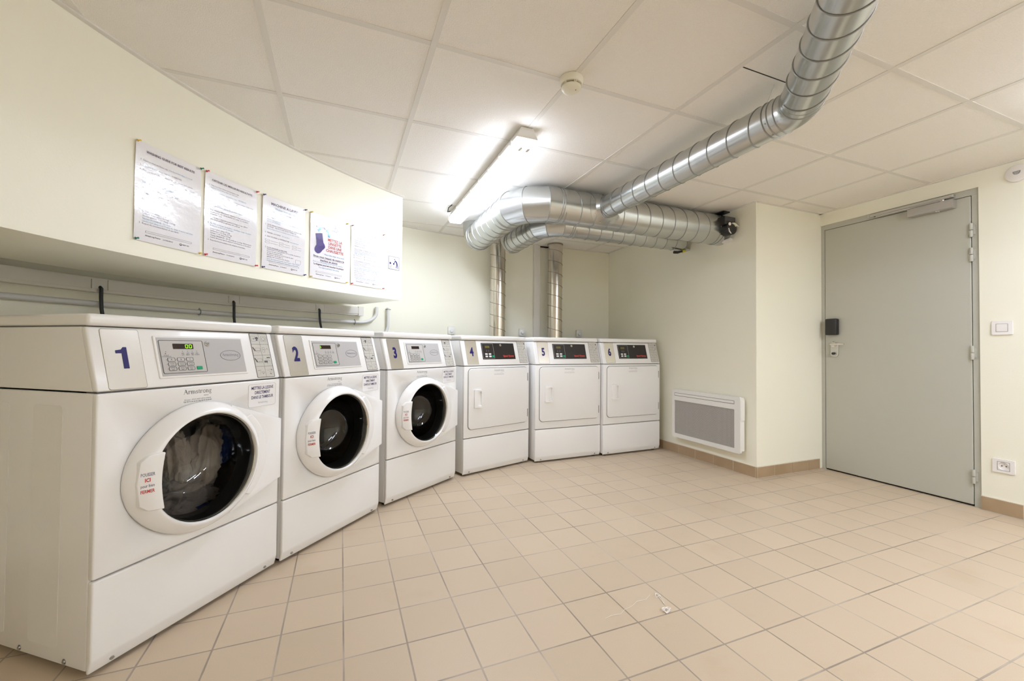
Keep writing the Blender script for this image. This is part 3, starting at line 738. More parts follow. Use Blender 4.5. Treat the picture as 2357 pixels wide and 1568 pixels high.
    tilt = lambda b: b.warp(lambda c: DM @ Vector((c.x, c.y, c.z+(c.x+.172)*.36)))
    gl_ = [(-.205, .090), (-.170, .094)]+[(-.170-.008*math.sin(PI*k/10), .094-.0188*k) for k in range(1, 10)]+[(-.170, -.094), (-.205, -.090), (-.226, -.07), (-.2335, 0), (-.226, .07)]
    b = MB(); b.prism([(q[0]-.006 if q[0] < -.2 else q[0], q[1]) for q in gl_[::-1]], .030, .0695, I4, .004, 2); gp_ = tilt(b).build('grip', 'plastic', dr_)
    for tx, sz, v, mt, bo in (('POUSSER', .0155, .026, 'navytext', 0), ('ICI', .0165, .008, 'red', .0005), ('pour bien', .0142, -.010, 'navytext', 0), ('FERMER', .0152, -.028, 'red', .0003)):
        b = MB(); b.text(tx, sz, -.2145, v+.003, I4, 'CENTER', fit={'POUSSER': .034, 'ICI': .0135, 'pour bien': .033, 'FERMER': .034}[tx], w=.0702, bold=bo, res=2); tilt(b).build('grip_lettering', mt, gp_)
    b = MB(); b.lathe([(.1955, .043), (.189, .041), (.183, .030), (.174, -.002), (.168, -.03), (.157, -.056), (.140, -.085), (.115, -.108), (.085, -.122), (.05, -.130), (.022, -.1325), (0, -.133)], 64, DM); b.build('glass_bowl', 'glass', dr_)
    b = MB(); b.lathe([(.1965, .048), (.1935, .050), (.1915, .046), (.193, .042), (.1965, .042)], 64, DM, True); b.build('glass_rim', 'chrome', dr_)
    # sticker
    b = MB(); b.prism(rrect(.180, .320, .748, .846, .010), 0, .0006, FM); st = b.build('soap_sticker', 'sticker', root)
    b = MB(); b.band(rrect(.1795, .3205, .7475, .8465, .0105), rrect(.1805, .3195, .7485, .8455, .0095), .0003, .0009, FM); b.build('sticker_edge', 'greylight', st)
    b = MB()
    for tx, v, wd in (('METTRE LA LESSIVE', .828, .112), ('DIRECTEMENT', .808, .078), ('DANS LE TAMBOUR', .788, .112)):
        b.text(tx, .0185, .250, v, FM, 'CENTER', fit=wd, w=.001, bold=.0003, res=2)
    b.build('sticker_lettering', 'navytext', st)
    armstrong(st, .252, .764, FM @ Matrix.Translation((0, 0, .0003)), .05, 'inklite', False)
    return root

def dryer(num, label):
    root = thing('tumble_dryer', label, 'tumble dryer', group='front-loading tumble dryers')
    con = cabinet(root)
    number_plate(con, -.308, -.200, .012, .208, num, 0, .003)
    b = MB(); b.prism(rrect(-.152, .197, .052, .192, .002), -.001, .003, CM, .001, 1); b.build('control_panel', 'blackpanel', con)
    b = MB(); b.band(rrect(-.146, -.030, .058, .186, .004), rrect(-.1438, -.0322, .0602, .1838, .003), .003, .0038, CM); b.build('keypad_outline', 'outline', con)
    b = MB(); b.prism(rrect(-.116, -.070, .148, .168, .0015), .003, .0038, CM); b.build('display_window', 'dimlit', con)
    b = MB()
    for u in (-.105, -.083): b.disc(u, .134, .0018, .0036, CM, 8); b.box(u-.002, u+.002, .118, .127, .0032, .0037, m=CM)
    b.build('indicator_marking', 'outline', con)
    for v in (.0965, .0765):
        for u in (-.112, -.075):
            b = MB(); b.prism(rrect(u-.0125, u+.0125, v-.0065, v+.0065, .003), .003, .0048, CM, .0006, 1); k = b.build('key', 'keywhite', con)
            b = MB(); b.text('+' if u < -.1 else '-', .010, u, v, CM, 'CENTER', w=.005, res=1); b.build('key_marking', 'inklite', k)
    b = MB(); b.prism(rrect(-.055, -.033, .069, .084, .002), .003, .0048, CM, .0006, 1); b.build('start_key', 'green', con, label='green start key')
    b = MB(); m = sub_M(CM, .047, .173); b.lathe([(0, .010), (.0055, .010), (.006, .007), (.0105, .007), (.0115, .002)], 24, m); lk = b.build('lock', 'chrome', con)
    b = MB(); b.box(-.0006, .0006, -.004, .004, .0098, .0104, m=m); b.build('keyhole', 'ink', lk)
    b = MB(); b.text('Speed Queen', .019, .122, .079, CM, 'CENTER', fit=.116, w=.0036, bold=.0007, res=3); b.build('maker_lettering', 'redlogo', con)
    instruction_plate(con, .238, .332, .016, .214, 'd')
    b = MB(); b.box(-HW+.001, HW-.001, 0, .022, .297, .8605, .0055, 3); b.build('front_panel', 'enamel', root)
    b = MB(); b.prism(rrect(-.3085, .3185, .3595, .8465, .035, 8), -.001, .0012, FM); b.build('door_gap_shade', 'shade', root)  # dark sheet under the door, its rim painted in as the gap's shade
    b = MB(); b.prism(rrect(-.3045, .3145, .3635, .8425, .032, 8), 0, .011, FM, .004, 3, True); d = b.build('door', 'enamel', root)
    # recessed pull
    b = MB(); b.band(rrect(-.256, -.186, .532, .676, .005), rrect(-.224, -.190, .546, .662, .006), .010, .024, FM); h = b.build('door_handle', 'handle', d)
    b = MB(); b.prism(rrect(-.222, -.190, .547, .661, .003), .0108, .0114, FM); b.build('handle_recess', 'handle', h)
    for v in (.758, .444):
        b = MB(); b.box(.3145, .3195, -.013, -.001, v-.034, v+.034, .001, 1); b.build('hinge', 'screw', d)
    armstrong(root, -.005, .823, FM @ Matrix.Translation((0, 0, .0108)), .104, 'inklite')
    return root

POS = [((-.471, 1.926), 51.9), ((-.005, 2.458), 47.2), ((.552, 2.961), 36.6), ((1.220, 3.284), 18.0), ((1.926, 3.342), 2.0), ((2.627, 3.337), 2.1)]
LAB = ['white front-loading washer numbered 1, with laundry turning behind its glass', 'empty white front-loading washer numbered 2, its number plate pale and shiny',
       'white front-loading washer numbered 3, beside the first dryer', 'white tumble dryer numbered 4, next to washer 3',
       'white tumble dryer numbered 5, in the middle of the dryers with a glaring plate', 'white tumble dryer numbered 6, closest to the panel heater']
def place(o, i):
    (x, y), a = POS[i]; o.location = (x, y, 0); o.rotation_euler = (0, 0, math.radians(a)); o['label'] = LAB[i]
def swap_number(root, ch):
    con = [c for c in root.children if c.name.startswith('console')][0]
    npl = [c for c in con.children if c.name.startswith('number_plate')][0]
    d = [c for c in npl.children if c.name.startswith('number')][0]
    uo = (-.312-.205)/2 if root.name.startswith('washing') else (-.308-.2)/2
    vo = .1055 if root.name.startswith('washing') else .11
    b = MB(); digit(b, ch, uo, vo+.003)
    me = bpy.data.meshes.new('number'); b.bm.to_mesh(me); b.bm.free(); me.materials.append(M['navy']); d.data = me
    return con
w1 = washer('1', LAB[0], '00')
for i in (1, 2):
    w = copy_tree(w1); con = swap_number(w, str(i+1))
    dg = [c for c in con.children if c.name.startswith('display_digit')][0]
    if i == 1:
        b = MB(); b.box(-.102, -.1005, .140, .154, .0062, .0066, m=CM); b.box(-.0985, -.0965, .146, .148, .0062, .0066, m=CM)
        me = bpy.data.meshes.new('display_digit'); b.bm.to_mesh(me); b.bm.free(); me.materials.append(M['lit']); dg.data = me
    else: bpy.data.objects.remove(dg)
    place(w, i)
place(w1, 0)
d1 = dryer('4', LAB[3])
for i in (4, 5):
    d = copy_tree(d1); swap_number(d, str(i+1)); place(d, i)
place(d1, 3)

# laundry inside washer 1
def garment(name, label, c, rad, mt, seed, rot=0, amp=.022):
    t = bmesh.new(); bmesh.ops.create_icosphere(t, subdivisions=5, radius=1)
    for v in t.verts:
        p = v.co.copy(); q = Vector((p.x*2.6, p.y*2.2, p.z*1.1))+Vector((seed*7.3, seed*3.1, 0))
        q += Vector((noise.noise(q*.7), 0, noise.noise(q*.7+Vector((5, 0, 0)))))*.8
        f = (1-abs(noise.noise(q)))*1.1+.45*(1-abs(noise.noise(q*2.2)))+.16*(1-abs(noise.noise(q*4.7)))
        v.co = Vector((p.x*rad[0], p.y*rad[1], p.z*rad[2])) + p*(f-1.2)*amp
    t.transform(Matrix.Rotation(rot, 4, 'Y')); b = MB(); b._merge(t)
    o = b.build(name, mt, None, 180)
    a = math.radians(POS[0][1]); o.rotation_euler = (0, 0, a)
    x, y = POS[0][0]; lx, ly = DC[0]+c[0], c[1]
    o.location = (x+lx*math.cos(a)-ly*math.sin(a), y+lx*math.sin(a)+ly*math.cos(a), DC[1]+c[2])
    return tag(o, label, 'laundry', 'laundry in washer 1')
garment('laundry_garment', 'pale crumpled garment hanging at the left behind the glass of washer 1', (.045, .20, -.005), (.036, .045, .12), 'cloth_white', 1, math.radians(-8), .05)
garment('laundry_garment', 'pale crumpled garment standing tall at the right behind the glass of washer 1', (.165, .19, -.02), (.040, .045, .145), 'cloth_white', 2, math.radians(6), .06)
garment('laundry_garment', 'greyish sheet heaped along the bottom behind the glass of washer 1', (.075, .18, -.165), (.13, .05, .055), 'cloth_grey', 3, math.radians(14), .06)
garment('laundry_garment', 'bright blue garment at the right edge behind the glass of washer 1', (.226, .17, .01), (.026, .04, .075), 'cloth_blue', 4, 0, .02)
garment('laundry_garment', 'dark blue garment below the greyish sheet in washer 1', (.12, .15, -.215), (.09, .04, .022), 'cloth_blue', 5, math.radians(8), .015)
garment('laundry_garment', 'grey garment at the very back of the drum of washer 1', (.12, .33, .0), (.13, .05, .17), 'cloth_grey', 6, 0, .04)
garment('laundry_garment', 'pale cloth lying lowest in the drum of washer 1', (.03, .13, -.215), (.075, .04, .028), 'cloth_grey', 8, math.radians(20), .02)

# ------------------------------------------------------------------ notices on the bulkhead
def SM(s, z, off=0):
    th = PI - s/SC[2]; r = SC[2]-off
    return (SC[0]+r*math.cos(th), SC[1]+r*math.sin(th), z)
def bent(b, s0, z0):
    """map flat sheet coordinates (u right, v up, w towards the room) on to the curved face, with a slight billow"""
    def f(c):
        bil = .0050+.0020*math.sin(c.x*9+s0*5)*math.sin(PI*min(1, max(0, (c.y+.41)/.41)))+.0012*math.sin(c.y*23+c.x*11+s0)
        return SM(s0+c.x, z0+c.y, bil+c.z)
    return b.warp(f)
def sheet(w, h, nu=24, nv=30):
    b = MB(); t = bmesh.new(); g = [[t.verts.new((w*i/nu, -h*j/nv, 0)) for i in range(nu+1)] for j in range(nv+1)]
    k = [[t.verts.new((w*i/nu, -h*j/nv, -.0006)) for i in range(nu+1)] for j in range(nv+1)]
    for j in range(nv):
        for i in range(nu):
            t.faces.new((g[j][i], g[j+1][i], g[j+1][i+1], g[j][i+1])); t.faces.new((k[j][i], k[j][i+1], k[j+1][i+1], k[j+1][i]))
    b._merge(t); return b
def poster(s0, z0, w, h, label, parts):
    root = thing('notice_poster', label, 'poster', SM(s0+w/2, z0-h), 0, 'laminated laundry notices')
    inv = Matrix.Translation(-Vector(root.location))
    bent(sheet(w, h), s0, z0).warp(lambda c: inv @ c).build('sheet', 'paper', root)
    for name, mt, items in parts:
        b = MB()
        for it in items:
            k = it[0]
            if k == 't':      # text: body, size, u, v, align, fit, bold
                _, body, size, u, v, al, fit, bold = it
                b.text(body, size, u, v, I4, al, fit=fit, bold=bold, w=.0009, res=1 if size < .012 else 2)
            elif k == 'l': b.line(it[1], it[2], it[3], .0009, I4)
            elif k == 'p': b.flat(it[1], .0009, I4)
            elif k == 'b': b.band(it[1], it[2], .0004, .0009, I4)
        bent(b, s0, z0).warp(lambda c: inv @ c).build(name, mt, root)
    return root
def footer(w):
    f = [('t', 'Armstrong France', .0085, .075, -.382, 'CENTER', .062, .0002), ('t', 'A VOTRE SERVICE', .0065, .138, -.383, 'CENTER', .042, .0001), ('t', 'MERIT OEX', .0070, .218, -.384, 'CENTER', .030, .0001)]
    f.append(('b', [(.195+.0055*math.cos(2*PI*k/12), -.384+.0055*math.sin(2*PI*k/12)) for k in range(12)], [(.195+.0038*math.cos(2*PI*k/12), -.384+.0038*math.sin(2*PI*k/12)) for k in range(12)]))
    f.append(('p', [(.191, -.385), (.199, -.385), (.198, -.389), (.192, -.389)]))
    return f
def fbox(): return ('b', rrect(.045, .245, -.370, -.362, .001, 2), rrect(.0458, .2442, -.3692, -.3628, .0008, 2))
def body(lines, u=.03, size=.0098, fits=True, step=None):
    """lines: (v, text, fit)"""
    return [('t', tx, size, u, v, 'LEFT', ft, 0) for v, tx, ft in lines]
PW, PH = .285, .408
P1 = [('heading', 'p_ink', [('t', 'WASHING GUIDE FOR BEST RESULTS', .0135, .1475, -.034, 'CENTER', .212, .0004)]),
      ('dark_text', 'p_ink', body([(-.072, '1.', .006), (-.094, '2.', .006), (-.112, '3.', .006), (-.130, '4.', .006), (-.334, '5.', .006)], .018) +
       body([(-.072, 'Empty pockets and fasten zips.', .103), (-.112, 'First sort the laundry into whites, light colours and dark colours.', .215), (-.130, 'Read the care labels on the garments and divide up the different', .222), (-.140, 'piles according to the wash temperatures on the care labels.', .205)])
       + [('t', 'FORBIDDEN', .0098, .150, -.094, 'LEFT', .042, 0)]
       + body([(-.184, 'For colour laundry: non-bleaching DETERGENT', .15), (-.206, 'For white laundry DETERGENT', .11), (-.232, 'Cotton = full charge', .08), (-.252, 'DETERGENT', .05), (-.282, 'Cotton = full charge (7.2 kg),', .105), (-.292, 'Synthetic = half charge (3.6 kg),', .113), (-.302, 'Woolen garment = 1/3 charge (2.4 kg)', .140), (-.334, 'Respect the recommendations of care labels.', .155)])),
      ('blue_text', 'p_blue', body([(-.094, 'Cushions, duvets, shoes, carpets...', .115), (-.162, 'USE THE SUITABLE DETERGENT', .13), (-.314, 'MAXIMUM CHARGE : 3/3 drum.', .12), (-.324, 'Laundry must always move freely in the drum of washer and dryer.', .222)])
       + [('t', 'Put decolorant wipes in a sock.', .0098, .138, -.072, 'LEFT', .105, 0)]),
      ('footer', 'p_ink', footer(PW)), ('footer_box', 'p_grey', [fbox()])]
P2 = [('heading', 'p_ink', [('t', 'OBTENIR LES MEILLEURS RESULTATS', .0135, .145, -.034, 'CENTER', .222, .0003)]),
      ('dark_text', 'p_ink', body([(-.060, '1.', .006), (-.088, '2.', .006), (-.106, '3.', .006), (-.128, '4.', .006), (-.244, '5.', .006), (-.326, '6.', .006)], .018) +
       body([(-.060, 'Vider les poches, fermer les fermetures eclair.', .15), (-.106, 'Trier le linge en blanc, couleurs claires et fonces, melanger le blanc et les', .23), (-.116, 'couleurs claires et les couleurs foncees.', .14), (-.178, 'Pour detacher efficacement : detacher le linge avec du savon', .21), (-.188, 'appliquer un detachant a l eau, le secher.', .205), (-.198, 'programme choisi.', .06), (-.214, 'Pour la laine, l etiquette permet le lavage a l eau, utiliser', .20), (-.224, 'SPECIALE LAINE programme 30 ou froid', .155), (-.270, 'Coton = pleine charge (7.2 kg),', .105), (-.280, 'Synthetique = 1/2 charge (3.6 kg),', .115), (-.290, 'Lainages = 1/3 charge (2.4 kg),', .108), (-.302, 'Charge MAXIMUM : 3/3 du tambour. Le linge doit toujours', .225), (-.312, 'tourner librement dans le tambour de la lessiveuse et du sechoir', .222), (-.326, 'Respecter les preconisations des etiquettes d entretien.', .19)])),
      ('blue_text', 'p_blue', body([(-.070, 'lingettes decolorantes dans une chaussette.', .145), (-.088, 'Coussins, couettes, chaussures, tapis : INTERDITS', .19), (-.156, 'Pour desinfecter, utilisez des produits adaptes', .17), (-.244, 'Ne PAS surcharger la machine : surcharge risque de panne', .222), (-.254, 'la laine ne se lave pas au vinaigre', .12)])),
      ('footer', 'p_ink', footer(PW)), ('footer_box', 'p_grey', [fbox()])]
P3 = [('heading', 'p_ink', [('t', 'MACHINE A LAVER', .0205, .145, -.038, 'CENTER', .185, .0005)]),
      ('subheading', 'p_blue', [('t', 'Washer Instructions', .0165, .145, -.060, 'CENTER', .135, 0)]),
      ('dark_text', 'p_ink', [('t', 'LUNETTES, CLES, COUVERTURES INTERDITS', .010, .145, -.080, 'CENTER', .185, .0001), ('l', (.052, -.0865), (.238, -.0865), .0006)]
       + body([(-.106, '1.', .006), (-.160, '2.', .006), (-.205, '3.', .006), (-.226, '4.', .006), (-.288, '5.', .006)], .018)
       + body([(-.106, 'METTRE LA LESSIVE DIRECTEMENT DANS LE TAMBOUR', .17), (-.116, 'sur le linge et non dans les bacs', .12), (-.160, 'VIDER IMPERATIVEMENT LES POCHES ET INTRODUIRE', .228), (-.170, 'LE LINGE :  PAS PLUS DES 2/3 DU TAMBOUR', .19), (-.205, 'FERMER LA PORTE', .085), (-.226, 'SELECTIONNER LA TEMPERATURE', .145), (-.288, 'POUR DEMARRER LA MACHINE :', .135), (-.298, 'Selectionner le n. de la machine sur la centrale de paiement', .225), (-.308, 'Inserer la carte bancaire', .10), (-.318, 'et suivre les indications sur le lecteur de carte', .175), (-.328, 'Retourner a la machine et', .105), (-.338, 'appuyer sur le bouton vert -Depart-', .15)])
       + [('l', (.03, -.293), (.165, -.293), .0006)]),
      ('blue_text', 'p_blue', [('t', 'Glasses, blankets, keys forbidden in the machine', .0095, .145, -.092, 'CENTER', .16, 0)] + body([(-.130, 'Put the detergent directly in the drum, on the laundry', .22), (-.140, 'not in the drawers', .08), (-.182, 'Empty pockets and put your laundry: not more than 2/3 drum', .21), (-.350, 'Go to the payment terminal, select number of the machine', .22), (-.360, 'insert your card and follow the instructions on the reader', .21)]) + [('t', 'Close the door', .009, .125, -.205, 'LEFT', .05, 0), ('t', 'Select temperature', .009, .18, -.226, 'LEFT', .06, 0)]),
      ('diagram', 'p_grey', [('b', rrect(.018+.09*k, .046+.09*k, -.252-.012*r, -.243-.012*r, .003, 3), rrect(.0187+.09*k, .0453+.09*k, -.2513-.012*r, -.2437-.012*r, .0025, 3)) for k in range(3) for r in (0, 1.1)] + [('l', (.05+.09*k, -.248-.013*r), (.10+.08*k, -.248-.013*r), .0012) for k in range(3) for r in (0, 1)]
       + [('b', rrect(.222, .258, -.345, -.322, .002, 3), rrect(.2228, .2572, -.3442, -.3228, .0015, 3))]),
      ('footer', 'p_ink', footer(PW)), ('footer_box', 'p_grey', [fbox()])]
def arcpts(cx, cy, r0, r1, a0, a1, n=14):
    o = [(cx+r1*math.cos(math.radians(a0+(a1-a0)*k/n)), cy+r1*math.sin(math.radians(a0+(a1-a0)*k/n))) for k in range(n+1)]
    i = [(cx+r0*math.cos(math.radians(a1+(a0-a1)*k/n)), cy+r0*math.sin(math.radians(a1+(a0-a1)*k/n))) for k in range(n+1)]
    return o+i
sock = [(.038, -.127), (.072, -.117), (.090, -.114), (.095, -.150), (.100, -.172), (.110, -.185), (.114, -.199), (.106, -.212), (.094, -.222), (.084, -.236), (.072, -.246), (.056, -.250), (.042, -.244), (.034, -.234), (.033, -.222), (.040, -.206), (.047, -.196), (.046, -.170)]
P4 = [('heading', 'p_red', [('t', 'ATTENTION', .0190, .145, -.043, 'CENTER', .105, .0004), ('l', (.092, -.053), (.198, -.053), .0009)]),
      ('dark_text', 'p_ink', [('t', "UTILISATION DE L'", .0185, .128, -.061, 'CENTER', .185, .0003), ('t', 'ANTI-DECOLORANT', .0185, .128, -.080, 'CENTER', .175, .0003),
       ('t', 'Sinon vous risquez de mettre la', .0170, .145, -.268, 'CENTER', .24, .0003), ('t', 'machine en panne', .0170, .145, -.288, 'CENTER', .135, .0003), ('l', (.025, -.2775), (.265, -.2775), .001), ('l', (.077, -.297), (.213, -.297), .001),
       ('t', 'La lingette pourrait boucher la pompe', .0145, .145, -.318, 'CENTER', .235, .0003)]),
      ('red_text', 'p_red', [('t', tx, .0245, .190, -.146-.0235*k, 'CENTER', ft, .0004) for k, (tx, ft) in enumerate((('METTEZ LA', .112), ('LINGETTE', .100), ('DANS UNE', .104), ('CHAUSSETTE', .135)))]),
      ('blue_text', 'p_blue', [('t', 'Place the wipe in a sock', .0135, .188, -.246, 'CENTER', .155, 0), ('t', 'If not, you risk putting out of order the machine', .0115, .14, -.303, 'CENTER', .235, 0), ('t', 'The wipe could block the pump', .0125, .145, -.335, 'CENTER', .16, 0)]),
      ('sock_picture', 'p_sock', [('p', sock)]),
      ('arrow_picture', 'p_arrow', [('p', arcpts(.098, -.125, .036, .050, 60, -6)), ('p', arcpts(.092, -.108, .020, .034, 108, 158)), ('p', [(.050, -.098), (.078, -.090), (.062, -.113)])]),
      ('footer', 'p_ink', footer(PW)), ('footer_box', 'p_grey', [fbox()])]
P5 = [('heading', 'p_grey', [('t', 'SECHE LINGE', .0170, .150, -.040, 'CENTER', .13, 0), ('t', 'Dryer Instructions', .0140, .150, -.060, 'CENTER', .11, 0)]),
      ('dark_text', 'p_grey', [('t', 'METTRE LE LINGE ESSORE DANS LE SECHOIR', .0092, .15, -.080, 'CENTER', .20, 0)] + body([(-.110, 'Verifier que le filtre a peluche est propre avant emploi', .21), (-.120, 'nettoyer le filtre', .10), (-.137, 'FERMER LA PORTE', .085), (-.158, 'SELECTIONNER LA TEMPERATURE DE SECHAGE', .20), (-.168, 'en fonction des etiquettes du linge', .18), (-.240, 'POUR DEMARRER LA MACHINE :', .14), (-.250, 'Selectionner le n. de la machine sur la centrale de paiement', .23), (-.260, 'Inserer la carte bancaire', .10), (-.270, 'Retourner a la machine, Depart', .14), (-.310, 'INSTRUCTIONS :', .09), (-.322, 'Bien nettoyer le filtre', .10), (-.334, 'Retirer le linge sec', .09), (-.344, 'Fermer la porte', .08)])),
      ('blue_text', 'p_blue', body([(-.096, 'Put the laundry in the drum', .12), (-.178, 'Select drying temperature on the labels', .20), (-.188, 'High, medium, low', .10), (-.285, 'Go to the payment terminal and select the machine number', .22), (-.295, 'insert your card', .19), (-.356, 'Clean the filter after each use', .20)])),
      ('diagram', 'p_grey', [('l', (.04+.09*k, -.200-.016*r), (.09+.09*k, -.202-.016*r), .0012) for k in range(3) for r in (0, 1)] + [('b', rrect(.026+.088*k, .032+.088*k, -.206-.016*r, -.197-.016*r, .002, 3), rrect(.0267+.088*k, .0313+.088*k, -.2053-.016*r, -.1977-.016*r, .0015, 3)) for k in range(3) for r in (0, 1)]
       + [('b', [(.215+.022*math.cos(a)*.5+.02*math.sin(a)*.3, -.330+.024*math.sin(a)+.008*math.cos(a)) for a in [2*PI*k/16 for k in range(16)]], [(.215+.020*math.cos(a)*.5+.018*math.sin(a)*.3, -.330+.022*math.sin(a)+.007*math.cos(a)) for a in [2*PI*k/16 for k in range(16)]])]),
      ('footer', 'p_ink', footer(PW)), ('footer_box', 'p_grey', [fbox()])]
PST = [(2.088, 'laminated notice headed WASHING GUIDE FOR BEST RESULTS on the bulkhead', P1, 'washing guide notice', ('yellow', 'green', 'yellow', 'green')),
       (2.393, 'laminated notice headed OBTENIR LES MEILLEURS RESULTATS on the bulkhead', P2, 'OBTENIR LES MEILLEURS RESULTATS notice', ('red', 'red', 'red', 'red')),
       (2.712, 'laminated notice headed MACHINE A LAVER on the bulkhead', P3, 'MACHINE A LAVER notice', ('blue', 'blue', 'blue', 'blue')),
       (3.034, 'laminated notice with a purple sock picture and blue arrow', P4, 'purple sock notice', ('yellow', 'yellow', 'yellow', 'yellow')),
       (3.355, 'laminated notice of pale small print, nearest the blue pictogram sign', P5, 'small print notice beside the pictogram', ('purple', 'red', 'red', 'red'))]
M['pin_yellow'] = mat('yellow_pin', (.70, .48, .05), .3); M['pin_green'] = mat('green_pin', (.0, .16, .09), .3)
M['pin_red'] = mat('red_pin', (.60, .025, .03), .3); M['pin_blue'] = mat('blue_pin', (.02, .018, .12), .3); M['pin_purple'] = mat('purple_pin', (.13, .03, .12), .3)
first_pin = None
def pin(s, z, colr, label):
    th = PI - s/SC[2]; nrm = Vector((-math.cos(th), -math.sin(th), 0)); tan = Vector((math.sin(th), -math.cos(th), 0))
    axis = (nrm+tan*.12+Vector((0, 0, random.uniform(-.05, .15)))).normalized()
    b = MB(); xx = axis.cross(Vector((0, 0, 1))).normalized(); m = frame((0, 0, 0), xx, axis.cross(xx))
    b.lathe([(0, .0185), (.0036, .0177), (.0041, .0160), (.0026, .0138), (.0022, .0092), (.0028, .0070), (.0049, .0058), (.0051, .0048), (0, .0045)], 14, m)
    o = b.build('push_pin', 'pin_'+colr, None, loc=SM(s, z, .004)); tag(o, label, 'push pin', 'push pins on the bulkhead notices')
    b = MB(); b.tube([axis*.0046, axis*-.004], .0006, 6); b.build('needle', 'chrome', o)
CN = ('top left', 'top right', 'bottom right', 'bottom left')
for s0, lab, parts, short, cols in PST:
    z0 = 1.848
    poster(s0, z0, PW, PH, lab, parts)
    for (du, dv), cn, cl in zip(((.004, -.004), (PW-.004, -.004), (PW-.004, -PH+.004), (.004, -PH+.004)), CN, cols):
        pin(s0+du, z0+dv, cl, '%s push pin at the %s corner of the %s' % (cl if cl != 'blue' else 'dark blue', cn, short))
# pictogram
t = thing('pictogram_sign', 'small square blue and white pictogram sign of a stooping figure', 'sign', SM(3.742, 1.602))
inv = Matrix.Translation(-Vector(t.location))
def flatmap(b, s0, z0): return b.warp(lambda c: SM(s0+c.x, z0+c.y, c.z)).warp(lambda c: inv @ c)
b = MB(); b.prism(rrect(0, .103, 0, .100, .001), .0002, .0012, I4); flatmap(b, 3.690, 1.602).build('sign_plate', 'sticker', t)
b = MB(); b.band(rrect(0, .103, 0, .100, .001), rrect(.0028, .1002, .0028, .0972, .001), .0010, .0017, I4); flatmap(b, 3.690, 1.602).build('sign_border', 'navy', t)
b = MB(); k = .103
b.disc(.058, .079, .0048, .0016, I4, 14); b.disc(.018, .046, .0085, .0016, I4, 16); b.disc(.050, .044, .0075, .0016, I4, 16)
b.flat([(.063, .073), (.071, .071), (.080, .063), (.086, .052), (.088, .040), (.094, .012), (.088, .012), (.082, .036), (.077, .014), (.070, .014), (.076, .040), (.072, .054), (.066, .062), (.055, .047), (.051, .050)], .0016, I4)
b.line((.010, .020), (.024, .022), .003, .0016, I4); b.line((.024, .022), (.032, .030), .003, .0016, I4); b.line((.012, .013), (.020, .012), .003, .0016, I4); b.line((.026, .014), (.034, .012), .003, .0016, I4)
flatmap(b, 3.690, 1.602).build('figure', 'navy', t)

# ------------------------------------------------------------------ cable trunking, conduit and leads below the bulkhead
def WM(a, off, z):
    r = WC[2]-off; return Vector((WC[0]+r*math.cos(math.radians(a)), WC[1]+r*math.sin(math.radians(a)), z))
def wslab(a0, a1, o0, o1, z0, z1, n=24):
    return vslab(arc(WC, WC[2]-o1, a0, a1, n), arc(WC, WC[2]-o0, a0, a1, n), z0, z1)
t = thing('cable_trunking', 'white plastic cable trunking on the wall under the bulkhead', 'trunking', WM(135, 0, 1.29))
inv = Matrix.Translation(-Vector(t.location)); loc_ = lambda b: b.warp(lambda c: inv @ c)
loc_(wslab(172, 114.7, .0, .056, 1.288, 1.362, 60)).build('trunk_body', 'pvc', t)
for a0, a1 in ((172, 143.9), (142.6, 131.9), (130.6, 121.2), (120.0, 115.0)):
    loc_(wslab(a0, a1, .054, .062, 1.302, 1.356, 30)).build('trunk_cover', 'pvc', t)
for a in (143.25, 131.25, 120.6):
    loc_(wslab(a+.55, a-.55, .054, .0635, 1.304, 1.352, 4)).build('outlet_cover', 'pvc', t)
loc_(wslab(115.0, 114.2, .0, .066, 1.284, 1.364, 3)).build('end_cap', 'pvc', t)
def lead(a, label, sway):
    o = [WM(a, .055, 1.318), WM(a+.02, .072, 1.306), WM(a, .070, 1.26), WM(a-.1*sway, .072, 1.20), WM(a-.25*sway, .085, 1.13), WM(a-.3*sway, .10, 1.02), WM(a-.3*sway, .10, .80)]
    pts = []
    for i in range(len(o)-1):
        for k in range(4): pts.append(o[i].lerp(o[i+1], k/4))
    pts.append(o[-1])
    b = MB(); b.tube(pts, .0085, 10)
    tag(b.build('power_lead', 'cable', None), label, 'cable', 'black leads from the trunking')
lead(143.2, 'black lead dropping from the trunking behind washer 1, farthest left', .3)
lead(131.3, 'black lead dropping from the trunking between washers 1 and 2', .1)
lead(120.7, 'black lead slanting from the trunking down behind washer 2', .9)
t = thing('conduit_pipe', 'grey-white conduit running under the trunking and bending up at its end', 'pipe', WM(135, .03, 1.228))
inv = Matrix.Translation(-Vector(t.location))
pts = [WM(172-.75*k, .03, 1.228) for k in range(int((172-115.2)/.75)+1)]
for k in range(1, 10):
    ph = PI/2*k/9; pts.append(WM(115.2-(.05*math.sin(ph))/WC[2]*180/PI*1.35-.15, .03, 1.228+.07*(1-math.cos(ph))))
pts += [WM(114.05, .03, 1.33), WM(114.05, .03, 1.376)]
